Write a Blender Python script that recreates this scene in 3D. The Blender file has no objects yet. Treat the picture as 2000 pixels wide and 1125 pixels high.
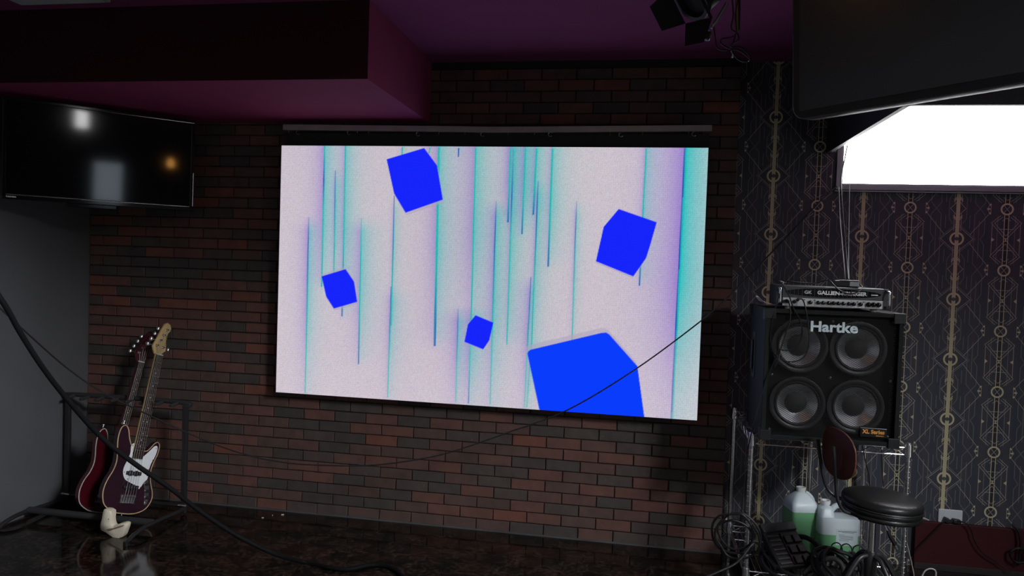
import bpy, bmesh, math, random
import numpy as np
from mathutils import Vector, Matrix
random.seed(7)
rng = np.random.default_rng(7)
S = bpy.context.scene
C = S.collection

# ------------------------------------------------------------------ camera
FPX, YAW, PIT, ROLL, CAMH = 1416.5, .1701, -.0319, .0335, 1.6307
_cy, _sy = math.cos(YAW), math.sin(YAW)
_w = np.array([-_sy*math.cos(PIT), _cy*math.cos(PIT), math.sin(PIT)])
_r0 = np.array([_cy, _sy, 0.]); _u0 = np.cross(_r0, _w)
_r = math.cos(ROLL)*_r0 + math.sin(ROLL)*_u0
_u = -math.sin(ROLL)*_r0 + math.cos(ROLL)*_u0
CAM = np.array([0., 0., CAMH])
def ray(x, y): return _r*(x-1000)/FPX - _u*(y-562.5)/FPX + _w
def onY(x, y, Y): d = ray(x, y); return CAM + d*Y/d[1]
def onZ(x, y, Z): d = ray(x, y); return CAM + d*(Z-CAMH)/d[2]
def onX(x, y, X): d = ray(x, y); return CAM + d*X/d[0]
def pix(P):
    d = np.asarray(P, float)-CAM; z = d@_w
    return 1000+FPX*(d@_r)/z, 562.5-FPX*(d@_u)/z

cam_d = bpy.data.cameras.new('camera'); cam = bpy.data.objects.new('camera', cam_d); C.objects.link(cam)
cam_d.sensor_width = 36; cam_d.lens = FPX*36/2000; cam_d.clip_start = .05
M = Matrix.Identity(4)
for i in range(3): M[i][0], M[i][1], M[i][2], M[i][3] = _r[i], _u[i], -_w[i], CAM[i]
cam.matrix_world = M; S.camera = cam

# ------------------------------------------------------------------ world, light levels, exposure
wd = bpy.data.worlds.new('world'); S.world = wd; wd.use_nodes = True
wd.node_tree.nodes['Background'].inputs[0].default_value = (.5, .6, .8, 1)
wd.node_tree.nodes['Background'].inputs[1].default_value = .02
S.view_settings.view_transform = 'Standard'; S.view_settings.look = 'None'
S.view_settings.gamma = 1; S.view_settings.exposure = 0; S.view_settings.use_curve_mapping = False
SKY_STAGE = 18.0      # daylight behind the clerestory window over the wallpaper
FILL_LOW = 1.6        # low side-wall panes, added to light the basses, jugs and shelf posts
SKY_SIDE = 118.0        # daylight in the high window of the right side wall
SKY_SLIT = 16.0        # narrow bright pane further back
SKY_DOOR = 2.6        # pale lower pane further back
LAMP = 12.0           # filament of the warm pendant
LED = 1.0             # brightness of the video wall

# ------------------------------------------------------------------ dimensions
XL, XR, YB, YF = -3.62, 3.3, -3.5, 4.402
YBR = 4.309; XBR = .54; CEIL = 2.85

# ------------------------------------------------------------------ material helpers
def lin(r, g, b):
    f = lambda c: (c/12.92 if c <= .04045 else ((c+.055)/1.055)**2.4)
    return tuple(f(v/255.) for v in (r, g, b))
MATS = {}
def mat(name, col, rough=.5, metal=0., spec=.5, noise=0., nscale=20., bump=0., bscale=60., coat=0., emit=None, estr=1., rvar=0.,
        trans=0., alpha=1., ior=None):
    if name in MATS: return MATS[name]
    m = bpy.data.materials.new(name); m.use_nodes = True; nt = m.node_tree; N = nt.nodes; L = nt.links
    b = N['Principled BSDF']
    b.inputs['Base Color'].default_value = (*col, 1); b.inputs['Roughness'].default_value = rough
    b.inputs['Metallic'].default_value = metal; b.inputs['Specular IOR Level'].default_value = spec
    b.inputs['Coat Weight'].default_value = coat; b.inputs['Coat Roughness'].default_value = .05
    b.inputs['Transmission Weight'].default_value = trans
    if ior: b.inputs['IOR'].default_value = ior
    if emit:
        b.inputs['Emission Color'].default_value = (*emit, 1); b.inputs['Emission Strength'].default_value = estr
    if noise or rvar or bump:
        geo = N.new('ShaderNodeNewGeometry')
        n1 = N.new('ShaderNodeTexNoise'); n1.inputs['Scale'].default_value = nscale; n1.inputs['Detail'].default_value = 5
        L.new(geo.outputs['Position'], n1.inputs['Vector'])
        if noise:
            mx = N.new('ShaderNodeMix'); mx.data_type = 'RGBA'
            mx.inputs[6].default_value = (*[c*(1-noise) for c in col], 1)
            mx.inputs[7].default_value = (*[min(1, c*(1+noise)) for c in col], 1)
            L.new(n1.outputs['Fac'], mx.inputs[0]); L.new(mx.outputs[2], b.inputs['Base Color'])
        if rvar:
            mr = N.new('ShaderNodeMapRange'); mr.inputs[3].default_value = max(0, rough-rvar); mr.inputs[4].default_value = min(1, rough+rvar)
            L.new(n1.outputs['Fac'], mr.inputs[0]); L.new(mr.outputs[0], b.inputs['Roughness'])
        if bump:
            n2 = N.new('ShaderNodeTexNoise'); n2.inputs['Scale'].default_value = bscale; n2.inputs['Detail'].default_value = 4
            L.new(geo.outputs['Position'], n2.inputs['Vector'])
            bp = N.new('ShaderNodeBump'); bp.inputs['Strength'].default_value = bump; bp.inputs['Distance'].default_value = .004
            L.new(n2.outputs['Fac'], bp.inputs['Height']); L.new(bp.outputs[0], b.inputs['Normal'])
    MATS[name] = m
    return m
def emission(name, col, strength):
    m = bpy.data.materials.new(name); m.use_nodes = True; nt = m.node_tree
    nt.nodes.remove(nt.nodes['Principled BSDF'])
    e = nt.nodes.new('ShaderNodeEmission'); e.inputs[0].default_value = (*col, 1); e.inputs[1].default_value = strength
    nt.links.new(e.outputs[0], nt.nodes['Material Output'].inputs[0])
    return m

# ------------------------------------------------------------------ mesh helpers
class MB:
    def __init__(s): s.bm = bmesh.new()
    def box(s, c, size, rot=None, bevel=0., seg=2):
        bm = s.bm
        g = bmesh.ops.create_cube(bm, size=1)['verts']
        for v in g: v.co = Vector((v.co.x*size[0], v.co.y*size[1], v.co.z*size[2]))
        if bevel:
            es = list({e for v in g for e in v.link_edges})
            r = bmesh.ops.bevel(bm, geom=es, offset=bevel, segments=seg, affect='EDGES', profile=.5)
            g = list({v for f in r['faces'] for v in f.verts} | {v for v in g if v.is_valid})
        for v in g:
            if rot is not None: v.co = rot @ v.co
            v.co += Vector(c)
        return s
    def tube(s, pts, r, n=8, cap=True):
        bm = s.bm; P = [Vector(p) for p in pts]; k = len(P)
        rr = r if hasattr(r, '__len__') else [r]*k
        t = (P[1]-P[0]).normalized(); up = Vector((0, 0, 1)) if abs(t.z) < .9 else Vector((1, 0, 0))
        a = t.cross(up).normalized(); rings = []
        for i in range(k):
            t2 = ((P[min(i+1, k-1)]-P[i]).normalized() + (P[i]-P[max(i-1, 0)]).normalized())
            t2 = t2.normalized() if t2.length > 1e-6 else t
            a = (a - t2*a.dot(t2)); a = a.normalized() if a.length > 1e-6 else t2.orthogonal().normalized()
            b = t2.cross(a)
            rings.append([bm.verts.new(P[i] + (a*math.cos(2*math.pi*j/n)+b*math.sin(2*math.pi*j/n))*rr[i]) for j in range(n)])
        for i in range(k-1):
            for j in range(n):
                bm.faces.new((rings[i][j], rings[i][(j+1) % n], rings[i+1][(j+1) % n], rings[i+1][j]))
        if cap:
            bm.faces.new(rings[0][::-1]); bm.faces.new(rings[-1])
        return s
    def cyl(s, p0, p1, r, n=16): return s.tube([p0, p1], r, n)
    def lathe(s, prof, n=32, origin=(0, 0, 0), axis=(0, 0, 1), cap0=False, cap1=False):
        bm = s.bm; ax = Vector(axis).normalized(); a = ax.orthogonal().normalized(); b = ax.cross(a); O = Vector(origin)
        rings = [[bm.verts.new(O + ax*h + (a*math.cos(2*math.pi*j/n)+b*math.sin(2*math.pi*j/n))*max(r, 1e-5)) for j in range(n)] for r, h in prof]
        for i in range(len(rings)-1):
            for j in range(n):
                bm.faces.new((rings[i][j], rings[i][(j+1) % n], rings[i+1][(j+1) % n], rings[i+1][j]))
        if cap0: bm.faces.new(rings[0][::-1])
        if cap1: bm.faces.new(rings[-1])
        return s
    def prism(s, outline, z0, z1, ch=0.):
        """outline: CCW list of (x,y); extruded along z, edges chamfered by ch"""
        bm = s.bm; n = len(outline); P = [Vector((x, y)) for x, y in outline]
        def inset(d):
            o = []
            for i in range(n):
                e1 = (P[i]-P[i-1]).normalized(); e2 = (P[(i+1) % n]-P[i]).normalized()
                nn = Vector((-(e1.y+e2.y), e1.x+e2.x)); nn = nn.normalized() if nn.length > 1e-6 else Vector((-e1.y, e1.x))
                o.append(P[i]+nn*d)
            return o
        lv = [(z0, ch), (z0+ch, ch*.3), (z0+ch*1.6, 0), (z1-ch*1.6, 0), (z1-ch, ch*.3), (z1, ch)] if ch else [(z0, 0), (z1, 0)]
        rings = []
        for z, d in lv:
            q = inset(d) if d else P
            rings.append([bm.verts.new((p.x, p.y, z)) for p in q])
        for i in range(len(rings)-1):
            for j in range(n):
                bm.faces.new((rings[i][j], rings[i][(j+1) % n], rings[i+1][(j+1) % n], rings[i+1][j]))
        bm.faces.new(rings[0][::-1]); bm.faces.new(rings[-1])
        return s
    def quad(s, *pts):
        s.bm.faces.new([s.bm.verts.new(p) for p in pts]); return s
    def build(s, name, m, parent=None, smooth=False, angle=40):
        bmesh.ops.recalc_face_normals(s.bm, faces=s.bm.faces[:])
        me = bpy.data.meshes.new(name); s.bm.to_mesh(me); s.bm.free()
        if m is not None: me.materials.append(m)
        if smooth:
            me.polygons.foreach_set('use_smooth', [True]*len(me.polygons))
            me.set_sharp_from_angle(angle=math.radians(angle))
        o = bpy.data.objects.new(name, me); C.objects.link(o)
        if parent: o.parent = parent
        return o
def tag(o, label=None, cat=None, group=None, kind=None):
    if label: o['label'] = label
    if cat: o['category'] = cat
    if group: o['group'] = group
    if kind: o['kind'] = kind
    return o
def thing(name, label, cat, loc=(0, 0, 0), rotz=0, group=None):
    o = bpy.data.objects.new(name, None); C.objects.link(o); o.location = Vector(loc); o.rotation_euler = (0, 0, rotz)
    o.empty_display_size = .1
    return tag(o, label, cat, group)
def spline(pts, sub=8):
    P = [np.asarray(p, float) for p in pts]; P = [2*P[0]-P[1]]+P+[2*P[-1]-P[-2]]; out = []
    for i in range(1, len(P)-2):
        p0, p1, p2, p3 = P[i-1:i+3]
        for k in range(sub):
            t = k/sub
            out.append(.5*((2*p1)+(-p0+p2)*t+(2*p0-5*p1+4*p2-p3)*t*t+(-p0+3*p1-3*p2+p3)*t**3))
    out.append(P[-2]); return out
def cspline(pts, sub=6):
    n = len(pts); out = []
    P = [np.asarray(p, float) for p in pts]
    for i in range(n):
        p0, p1, p2, p3 = P[i-1], P[i], P[(i+1) % n], P[(i+2) % n]
        for k in range(sub):
            t = k/sub
            out.append(tuple(.5*((2*p1)+(-p0+p2)*t+(2*p0-5*p1+4*p2-p3)*t*t+(-p0+3*p1-3*p2+p3)*t**3)))
    return out
def text(name, s, size, m, parent, loc, rot=None, xs=1., bold=0., extrude=.001, align='CENTER', shear=0.):
    cu = bpy.data.curves.new(name+'_c', 'FONT'); cu.body = s; cu.size = size; cu.extrude = extrude; cu.offset = bold
    cu.align_x = align; cu.align_y = 'CENTER'; cu.shear = shear; cu.resolution_u = 3
    tmp = bpy.data.objects.new(name+'_t', cu); C.objects.link(tmp)
    bpy.context.view_layer.update()
    me = bpy.data.meshes.new_from_object(tmp.evaluated_get(bpy.context.evaluated_depsgraph_get()))
    bpy.data.objects.remove(tmp); bpy.data.curves.remove(cu)
    me.materials.clear(); me.materials.append(m); me.name = name
    R = (rot if rot is not None else Matrix.Rotation(math.radians(90), 3, 'X'))
    me.transform(Matrix.Translation(Vector(loc)) @ R.to_4x4() @ Matrix.Diagonal((xs, 1, 1, 1)))
    o = bpy.data.objects.new(name, me); C.objects.link(o); o.parent = parent
    return o

# ------------------------------------------------------------------ common materials
m_black = mat('black_plastic', (.012, .012, .013), .45, noise=.3)
m_blackgl = mat('black_gloss', (.006, .006, .007), .12)
m_rubber = mat('black_cable', (.008, .008, .009), .5, spec=.3)
m_chrome = mat('chrome', (.74, .75, .76), .27, 1., noise=.1, nscale=40)
m_steel = mat('brushed_steel', (.35, .35, .35), .35, 1., noise=.2, nscale=30)
m_blackmetal = mat('black_metal', (.018, .018, .02), .38, .0)
m_white = mat('white_plastic', (.75, .76, .76), .4)
m_gold = None

# ================================================================== STRUCTURE
# ---- floor: polished dark granite
def granite():
    m = bpy.data.materials.new('granite'); m.use_nodes = True; nt = m.node_tree; N = nt.nodes; L = nt.links; b = N['Principled BSDF']
    g = N.new('ShaderNodeNewGeometry')
    n1 = N.new('ShaderNodeTexNoise'); n1.inputs['Scale'].default_value = 9; n1.inputs['Detail'].default_value = 8; n1.inputs['Roughness'].default_value = .65
    n2 = N.new('ShaderNodeTexNoise'); n2.inputs['Scale'].default_value = 45; n2.inputs['Detail'].default_value = 4
    for n in (n1, n2): L.new(g.outputs['Position'], n.inputs['Vector'])
    mu = N.new('ShaderNodeMath'); mu.operation = 'MULTIPLY'; L.new(n1.outputs['Fac'], mu.inputs[0]); L.new(n2.outputs['Fac'], mu.inputs[1])
    r = N.new('ShaderNodeValToRGB'); L.new(mu.outputs[0], r.inputs[0])
    r.color_ramp.elements[0].position = .22; r.color_ramp.elements[0].color = (.004, .0035, .003, 1)
    r.color_ramp.elements[1].position = .42; r.color_ramp.elements[1].color = (.060, .036, .026, 1)
    L.new(r.outputs[0], b.inputs['Base Color'])
    b.inputs['Roughness'].default_value = .10; b.inputs['IOR'].default_value = 1.47
    return m
tag(MB().box(((XL+XR)/2, (YB+YF)/2, -.06), (XR-XL+.4, YF-YB+.4, .12)).build('floor', granite()), kind='structure')
m_maroon = mat('maroon_paint', (.26, .040, .10), .85, spec=.15, noise=.12, nscale=6)
m_ceil = mat('plum_ceiling_paint', (.24, .055, .15), .85, spec=.15, noise=.12, nscale=5)
m_dark = mat('dark_wall_paint', (.05, .04, .045), .6, noise=.2, nscale=3)
YDROP, HALL, BEAM = 1.81, 4.3, 2.6      # the stage bay has a low ceiling, the hall behind the viewpoint is taller
tag(MB().box(((XL+XR)/2, (YDROP+YF)/2+.06, CEIL+.05), (XR-XL+.2, YF-YDROP+.12, .10)).build('ceiling', m_ceil), kind='structure')
tag(MB().box(((XL+XR)/2, (YB+YDROP)/2, HALL+.05), (XR-XL+.2, YDROP-YB+.2, .10)).build('ceiling_hall', mat('hall_ceiling_paint', (.05, .04, .05), .8)), kind='structure')
tag(MB().box(((XL+XR)/2, YDROP-.06, (BEAM+HALL)/2), (XR-XL, .12, HALL-BEAM)).build('shade_beam', m_dark), kind='structure')  # unseen beam, added to keep light off the ceiling box front and upper bricks
m_grey = mat('grey_plaster', (.085, .085, .092), .7, noise=.25, nscale=2.2, bump=.25, bscale=14)
tag(MB().box((XL-.06, (YB+YF)/2, HALL/2), (.12, YF-YB, HALL)).build('wall_left', m_grey), kind='structure')
tag(MB().box(((XL+XR)/2, YB-.06, HALL/2), (XR-XL, .12, HALL)).build('wall_rear', mat('rear_wall_paint', (.14, .13, .14), .7, noise=.1, nscale=3)), kind='structure')

# side wall with its openings (built as slabs around them)
def wall_with_holes(name, m, fixed, t, a0, a1, z0, z1, holes, axis):
    """axis 'x': wall spans X (fixed Y); axis 'y': wall spans Y (fixed X); holes (a0,a1,z0,z1), disjoint in a"""
    mb = MB()
    def slab(p0, p1, q0, q1):
        if p1-p0 < 1e-4 or q1-q0 < 1e-4: return
        if axis == 'x': mb.box(((p0+p1)/2, fixed+t/2, (q0+q1)/2), (p1-p0, abs(t), q1-q0))
        else: mb.box((fixed+t/2, (p0+p1)/2, (q0+q1)/2), (abs(t), p1-p0, q1-q0))
    cuts = sorted({a0, a1} | {h[0] for h in holes} | {h[1] for h in holes})
    for p0, p1 in zip(cuts[:-1], cuts[1:]):
        zz = z0
        for h in sorted((h for h in holes if h[0] < (p0+p1)/2 < h[1]), key=lambda h: h[2]):
            slab(p0, p1, zz, h[2]); zz = h[3]
        slab(p0, p1, zz, z1)
    return tag(mb.build(name, m), kind='structure')
side_holes = [(-2.05, -1.72, 2.62, 3.25), (-1.70, -1.10, 1.5, 2.2), (-1.0, 1.60, 3.25, 4.15), (-1.0, .1, .08, 1.38), (.20, 1.5, .08, 1.38)]
wall_with_holes('wall_right', m_dark, XR, .12, YB, YF, 0, HALL, side_holes, 'y')
m_alu = mat('grey_aluminium', (.22, .23, .24), .35, .6)
for i, ((a0, a1, z0, z1), st, col) in enumerate(zip(side_holes, (SKY_SLIT, SKY_DOOR, SKY_SIDE, FILL_LOW, FILL_LOW), ((1, 1, 1), (.75, .88, 1), (.93, .97, 1), (.95, .98, 1), (.95, .98, 1)))):
    wn = tag(bpy.data.objects.new('window_%d' % (i+2), None), kind='structure'); C.objects.link(wn); wn.location = (XR, a0, z0)
    w, h = a1-a0, z1-z0
    f = MB()
    for y in (0.02, w-.02): f.box((.04, y, h/2), (.05, .04, h))
    for z in (.02, h-.02): f.box((.04, w/2, z), (.05, w-.08, .04))
    f.build('window_frame', m_alu, wn)
    if w > 1: MB().box((.04, w/2, h/2), (.045, .04, h-.08)).build('mullion', m_alu, wn)
    MB().box((.07, w/2, h/2), (.008, w-.06, h-.06)).build('pane', emission('daylight_side_%d' % i, col, st), wn)

# ---- wallpaper wall
PX, PZ = .4943, .3367
def wallpaper():
    m = bpy.data.materials.new('art_deco_wallpaper'); m.use_nodes = True; nt = m.node_tree; N = nt.nodes; L = nt.links; b = N['Principled BSDF']
    def mth(op, a, bb=None, c=None, clamp=False):
        n = N.new('ShaderNodeMath'); n.operation = op; n.use_clamp = clamp
        for k, v in enumerate((a, bb, c)):
            if v is None: continue
            if isinstance(v, (int, float)): n.inputs[k].default_value = v
            else: L.new(v, n.inputs[k])
        return n.outputs[0]
    def vm(op, a, bb=None, out=0, sc=None):
        n = N.new('ShaderNodeVectorMath'); n.operation = op
        for k, v in enumerate((a, bb)):
            if v is None: continue
            if isinstance(v, tuple): n.inputs[k].default_value = v
            else: L.new(v, n.inputs[k])
        if sc is not None: L.new(sc, n.inputs['Scale'])
        return n.outputs[out]
    g = N.new('ShaderNodeNewGeometry'); sp = N.new('ShaderNodeSeparateXYZ'); L.new(g.outputs['Position'], sp.inputs[0])
    xA, zA = 1.0015-PX/2, 2.0267-PZ/2
    u = mth('PINGPONG', mth('SUBTRACT', sp.outputs[0], xA-20*PX), PX/2)
    v = mth('PINGPONG', mth('SUBTRACT', sp.outputs[2], zA-20*PZ), PZ/2)
    cb = N.new('ShaderNodeCombineXYZ'); L.new(u, cb.inputs[0]); L.new(v, cb.inputs[1]); p = cb.outputs[0]
    U, V = PX/2, PZ/2
    def seg(a, c):
        d = (c[0]-a[0], c[1]-a[1]); l2 = d[0]**2+d[1]**2
        pa = vm('SUBTRACT', p, (a[0], a[1], 0))
        t = mth('MULTIPLY', vm('DOT_PRODUCT', pa, (d[0], d[1], 0), 1), 1/l2, clamp=True)
        q = vm('SCALE', (d[0], d[1], 0), None, sc=t)
        return vm('DISTANCE', pa, q, 1)
    def ring(c, r): return mth('ABSOLUTE', mth('SUBTRACT', vm('DISTANCE', p, (c[0], c[1], 0), 1), r))
    def mask(ds, w):
        d = ds[0]
        for e in ds[1:]: d = mth('MINIMUM', d, e)
        n = N.new('ShaderNodeMapRange'); n.interpolation_type = 'SMOOTHSTEP'
        n.inputs[1].default_value = w-.0007; n.inputs[2].default_value = w+.0007; n.inputs[3].default_value = 1; n.inputs[4].default_value = 0
        L.new(d, n.inputs[0]); return n.outputs[0]
    def Bp(du, vv): return (U-du, vv)
    # faint background lattice
    grey = mask([seg((.086, .0), (.086, .135)), seg((.138, .03), (.138, .135)), seg((.086, .135), (.112, V)), seg((.138, .135), (.112, V)),
                 seg((.045, .115), (.045, V)), seg((.045, .115), (.026, .085)), seg((0, .088), (.095, 0)), seg((.138, .03), (.118, 0)),
                 seg(Bp(.044, .0), Bp(.044, .13)), seg((.11, .0), (.11, .1)), seg((.062, .06), (.062, .13))], .0019)
    # pale lines
    pale = mask([seg((.066, .024), (.156, .138)), seg((.083, 0), (0, .077)), seg((.04, V), (0, V-.042)),
                 seg(Bp(.03, .133), Bp(.076, .092)), seg(Bp(.076, .092), Bp(0, .0)), seg(Bp(.02, .125), Bp(.060, .092)), seg(Bp(.060, .092), Bp(.0, .022)),
                 seg(Bp(.036, .058), Bp(0, .058)), seg(Bp(.071, .0), Bp(.071, .082)), seg((.166, .14), (.166, V)), seg((.147, V), (.163, .141)),
                 seg((.018, .045), (.018, .14)), seg(Bp(.02, .105), Bp(.0, .12)), seg(Bp(.0, V), Bp(.014, .15))], .0014)
    # gold line work
    gold = mask([seg(Bp(.0105, 0), Bp(.0105, .136)), seg((.022, .118), (0, .098)), seg((.022, .128), (.004, .110))], .0018)
    gold2 = mask([ring((U, V), .0285)], .0042)
    gold3 = mask([ring((0, 0), .0325)], .0048)
    bar = mask([mth('ABSOLUTE', u)], .0095)
    barline = mask([mth('ABSOLUTE', mth('SUBTRACT', u, .0035))], .0010)
    eye = mask([vm('DISTANCE', p, (0, 0, 0), 1)], .0105)
    def tri(a, c, e):
        # filled triangle: max of three half-planes
        cx, cy = (a[0]+c[0]+e[0])/3, (a[1]+c[1]+e[1])/3; out = None
        for s0, s1 in ((a, c), (c, e), (e, a)):
            n = (s1[1]-s0[1], -(s1[0]-s0[0])); l = math.hypot(*n); n = (n[0]/l, n[1]/l)
            if (cx-s0[0])*n[0]+(cy-s0[1])*n[1] > 0: n = (-n[0], -n[1])
            h = mth('SUBTRACT', vm('DOT_PRODUCT', p, (n[0], n[1], 0), 1), s0[0]*n[0]+s0[1]*n[1])
            out = h if out is None else mth('MAXIMUM', out, h)
        return out
    tris = mask([tri(Bp(.072, .0), Bp(.072, .012), Bp(.056, 0)), tri((.166, .152), (.166, .137), (.155, .144)), tri((.166, V), (.155, V-.006), (.146, V)),
                 tri(Bp(0, 0), Bp(.007, .009), Bp(0, .009))], .0)
    mx = mth('MAXIMUM', mth('MAXIMUM', gold, gold2), mth('MAXIMUM', gold3, tris))
    bark = mth('MAXIMUM', bar, mx)
    bark = mth('MULTIPLY', bark, mth('SUBTRACT', 1, eye))
    # ground: dark blue-grey with broad violet-brown bands and a fine sheen
    n1 = N.new('ShaderNodeTexNoise'); n1.inputs['Scale'].default_value = 30; L.new(g.outputs['Position'], n1.inputs['Vector'])
    wv = N.new('ShaderNodeMath'); wv.operation = 'SINE'; L.new(mth('MULTIPLY', u, 2*math.pi/.082), wv.inputs[0])
    f0 = mth('MULTIPLY_ADD', wv.outputs[0], .35, .5)
    def mix(fac, a, c):
        n = N.new('ShaderNodeMix'); n.data_type = 'RGBA'
        if isinstance(fac, float): n.inputs[0].default_value = fac
        else: L.new(fac, n.inputs[0])
        for k, v_ in ((6, a), (7, c)):
            if isinstance(v_, tuple): n.inputs[k].default_value = (*v_, 1)
            else: L.new(v_, n.inputs[k])
        return n.outputs[2]
    c = mix(f0, (.043, .054, .076), (.064, .061, .072))
    cen = mask([mth('ABSOLUTE', mth('SUBTRACT', U, u))], .0085)
    c = mix(mth('MULTIPLY', cen, .7), c, (.012, .012, .016))
    c = mix(mth('MULTIPLY', grey, .75), c, (.19, .19, .185))
    c = mix(mth('MULTIPLY', pale, .9), c, (.42, .40, .31))
    c = mix(bark, c, (.62, .57, .35))
    c = mix(mth('MULTIPLY', barline, mth('MULTIPLY', bar, .6)), c, (.27, .24, .12))
    L.new(c, b.inputs['Base Color']); b.inputs['Roughness'].default_value = .5; b.inputs['Specular IOR Level'].default_value = .35
    return m
WX0, WX1, WZ0, WZ1 = 1.117, 2.95, 2.146, 2.72
m_paper = wallpaper()
wall_with_holes('wall_back_right', m_paper, YF, .12, XBR-.3, XR, 0, CEIL, [(WX0, WX1, WZ0, WZ1)], 'x')
w1 = tag(bpy.data.objects.new('window_1', None), 'frosted clerestory window blown out white over the wallpaper', kind='structure'); C.objects.link(w1); w1.location = (WX0, YF, WZ0)
ww, wh = WX1-WX0, WZ1-WZ0
f = MB()
f.box((ww/2, -.006, -.013), (ww+.05, .03, .026)).box((-.012, -.006, wh/2), (.024, .03, wh)).box((ww+.012, -.006, wh/2), (.024, .03, wh))
f.box((ww/2, .03, .006), (ww, .05, .012)).box((.008, .03, wh/2), (.016, .05, wh))
f.build('window_frame', mat('pale_aluminium', (.30, .31, .33), .35, .5), w1)
MB().box((ww/2, -.012, -.034), (ww+.06, .02, .006)).build('window_sill', mat('pale_aluminium', (.3, .31, .33)), w1)
MB().box((ww/2, .06, wh/2), (ww, .008, wh)).build('pane', emission('daylight_stage', (.96, .98, 1), SKY_STAGE), w1)

# ---- brick feature wall
m_mortar = mat('dark_mortar', (.02, .018, .018), .9, noise=.4, nscale=40)
wb = tag(MB().box(((XL+XBR)/2, (YBR+.012+YF)/2, CEIL/2), (XBR-XL, YF-YBR-.012, CEIL)).build('wall_back', m_mortar), kind='structure')
BL, BR_H, BX0 = (XBR-XL)/20, .0667, XL
def brickmat(i, col, dust=.35):
    m = bpy.data.materials.new('brick_%s' % i); m.use_nodes = True; nt = m.node_tree; N = nt.nodes; L = nt.links; b = N['Principled BSDF']
    g = N.new('ShaderNodeNewGeometry')
    n1 = N.new('ShaderNodeTexNoise'); n1.inputs['Scale'].default_value = 14; n1.inputs['Detail'].default_value = 7
    n2 = N.new('ShaderNodeTexNoise'); n2.inputs['Scale'].default_value = 26; n2.inputs['Detail'].default_value = 3
    n3 = N.new('ShaderNodeTexNoise'); n3.inputs['Scale'].default_value = 110; n3.inputs['Detail'].default_value = 3
    for n in (n1, n2, n3): L.new(g.outputs['Position'], n.inputs['Vector'])
    mx = N.new('ShaderNodeMix'); mx.data_type = 'RGBA'; L.new(n1.outputs['Fac'], mx.inputs[0])
    mx.inputs[6].default_value = (*[c*.55 for c in col], 1); mx.inputs[7].default_value = (*[c*1.45 for c in col], 1)
    r = N.new('ShaderNodeMapRange'); r.inputs[1].default_value = .66; r.inputs[2].default_value = .76; r.inputs[4].default_value = dust; L.new(n2.outputs['Fac'], r.inputs[0])
    m2 = N.new('ShaderNodeMix'); m2.data_type = 'RGBA'; L.new(r.outputs[0], m2.inputs[0]); L.new(mx.outputs[2], m2.inputs[6]); m2.inputs[7].default_value = (.16, .155, .155, 1)
    L.new(m2.outputs[2], b.inputs['Base Color']); b.inputs['Roughness'].default_value = .8
    bp = N.new('ShaderNodeBump'); bp.inputs['Strength'].default_value = .5; bp.inputs['Distance'].default_value = .003
    L.new(n3.outputs['Fac'], bp.inputs['Height']); L.new(bp.outputs[0], b.inputs['Normal'])
    return m
brick_cols = [(.126, .056, .044), (.088, .051, .042), (.056, .046, .041), (.160, .058, .040), (.070, .052, .046), (.102, .052, .043)]
brick_w = [.24, .24, .20, .06, .14, .12]
bmats = [brickmat(i, c) for i, c in enumerate(brick_cols)]
def brick_geo(w, h=BR_H-.005, d=.018):
    a, b, e = w/2, h/2, .003
    v = [(-a, d, -b), (a, d, -b), (a, d, b), (-a, d, b), (-a, .004, -b), (a, .004, -b), (a, .004, b), (-a, .004, b),
         (-a+e, 0, -b+e), (a-e, 0, -b+e), (a-e, 0, b-e), (-a+e, 0, b-e)]
    fs = []
    for o in (0, 4):
        for j in range(4): fs.append((o+j, o+(j+1) % 4, o+4+(j+1) % 4, o+4+j))
    fs.append((8, 9, 10, 11)); return v, fs
meshes = {}
def brick_mesh(half, k):
    if (half, k) not in meshes:
        v, fs = brick_geo((BL/2 if half else BL)-.005)
        me = bpy.data.meshes.new('brick'); me.from_pydata(v, [], fs); me.materials.append(bmats[k]); me.update(); meshes[half, k] = me
    return meshes[half, k]
bricks = []
nrow = int(CEIL/BR_H)
for rI in range(nrow):
    z = rI*BR_H+BR_H/2+.002
    if rI % 2 == 0: cells = [(XL+(i+.5)*BL, 0) for i in range(20)]
    else: cells = [(XL+BL/4, 1)]+[(XL+(i+1)*BL, 0) for i in range(19)]+[(XBR-BL/4, 1)]
    for x, half in cells:
        px, py = pix((x, YBR, z))
        hid = (560 < px < 1345 and 300 < py < 760) or (x < -1.3 and z > 2.5) or (px < 360 and 205 < py < 385)
        k = int(rng.choice(6, p=brick_w)); bricks.append((hid or py < 330, z, x, half, k))
order = sorted([b for b in bricks if not b[0]], key=lambda b: b[1])[:300]
single = set((b[1], b[2]) for b in order)
sv, sf, sm = [], [], []
for hid, z, x, half, k in bricks:
    dy = float(rng.uniform(-.0022, .0022)); ry = float(rng.uniform(-.004, .004)); rz = float(rng.uniform(-.008, .008))
    if (z, x) in single:
        o = bpy.data.objects.new('brick', brick_mesh(half, k)); o.location = (x, YBR+dy, z); o.rotation_euler = (0, ry, rz); o.parent = wb; C.objects.link(o)
    else:
        v, fs = brick_geo((BL/2 if half else BL)-.005); n0 = len(sv)
        sv += [(x+a, YBR+dy+b, z+c) for a, b, c in v]; sf += [tuple(i+n0 for i in q) for q in fs]; sm += [k]*len(fs)
me = bpy.data.meshes.new('upper_bricks'); me.from_pydata(sv, [], sf)
for mm in bmats: me.materials.append(mm)
me.polygons.foreach_set('material_index', sm); me.update()
o = bpy.data.objects.new('upper_bricks', me); o.parent = wb; C.objects.link(o); tag(o, kind='stuff')
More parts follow.
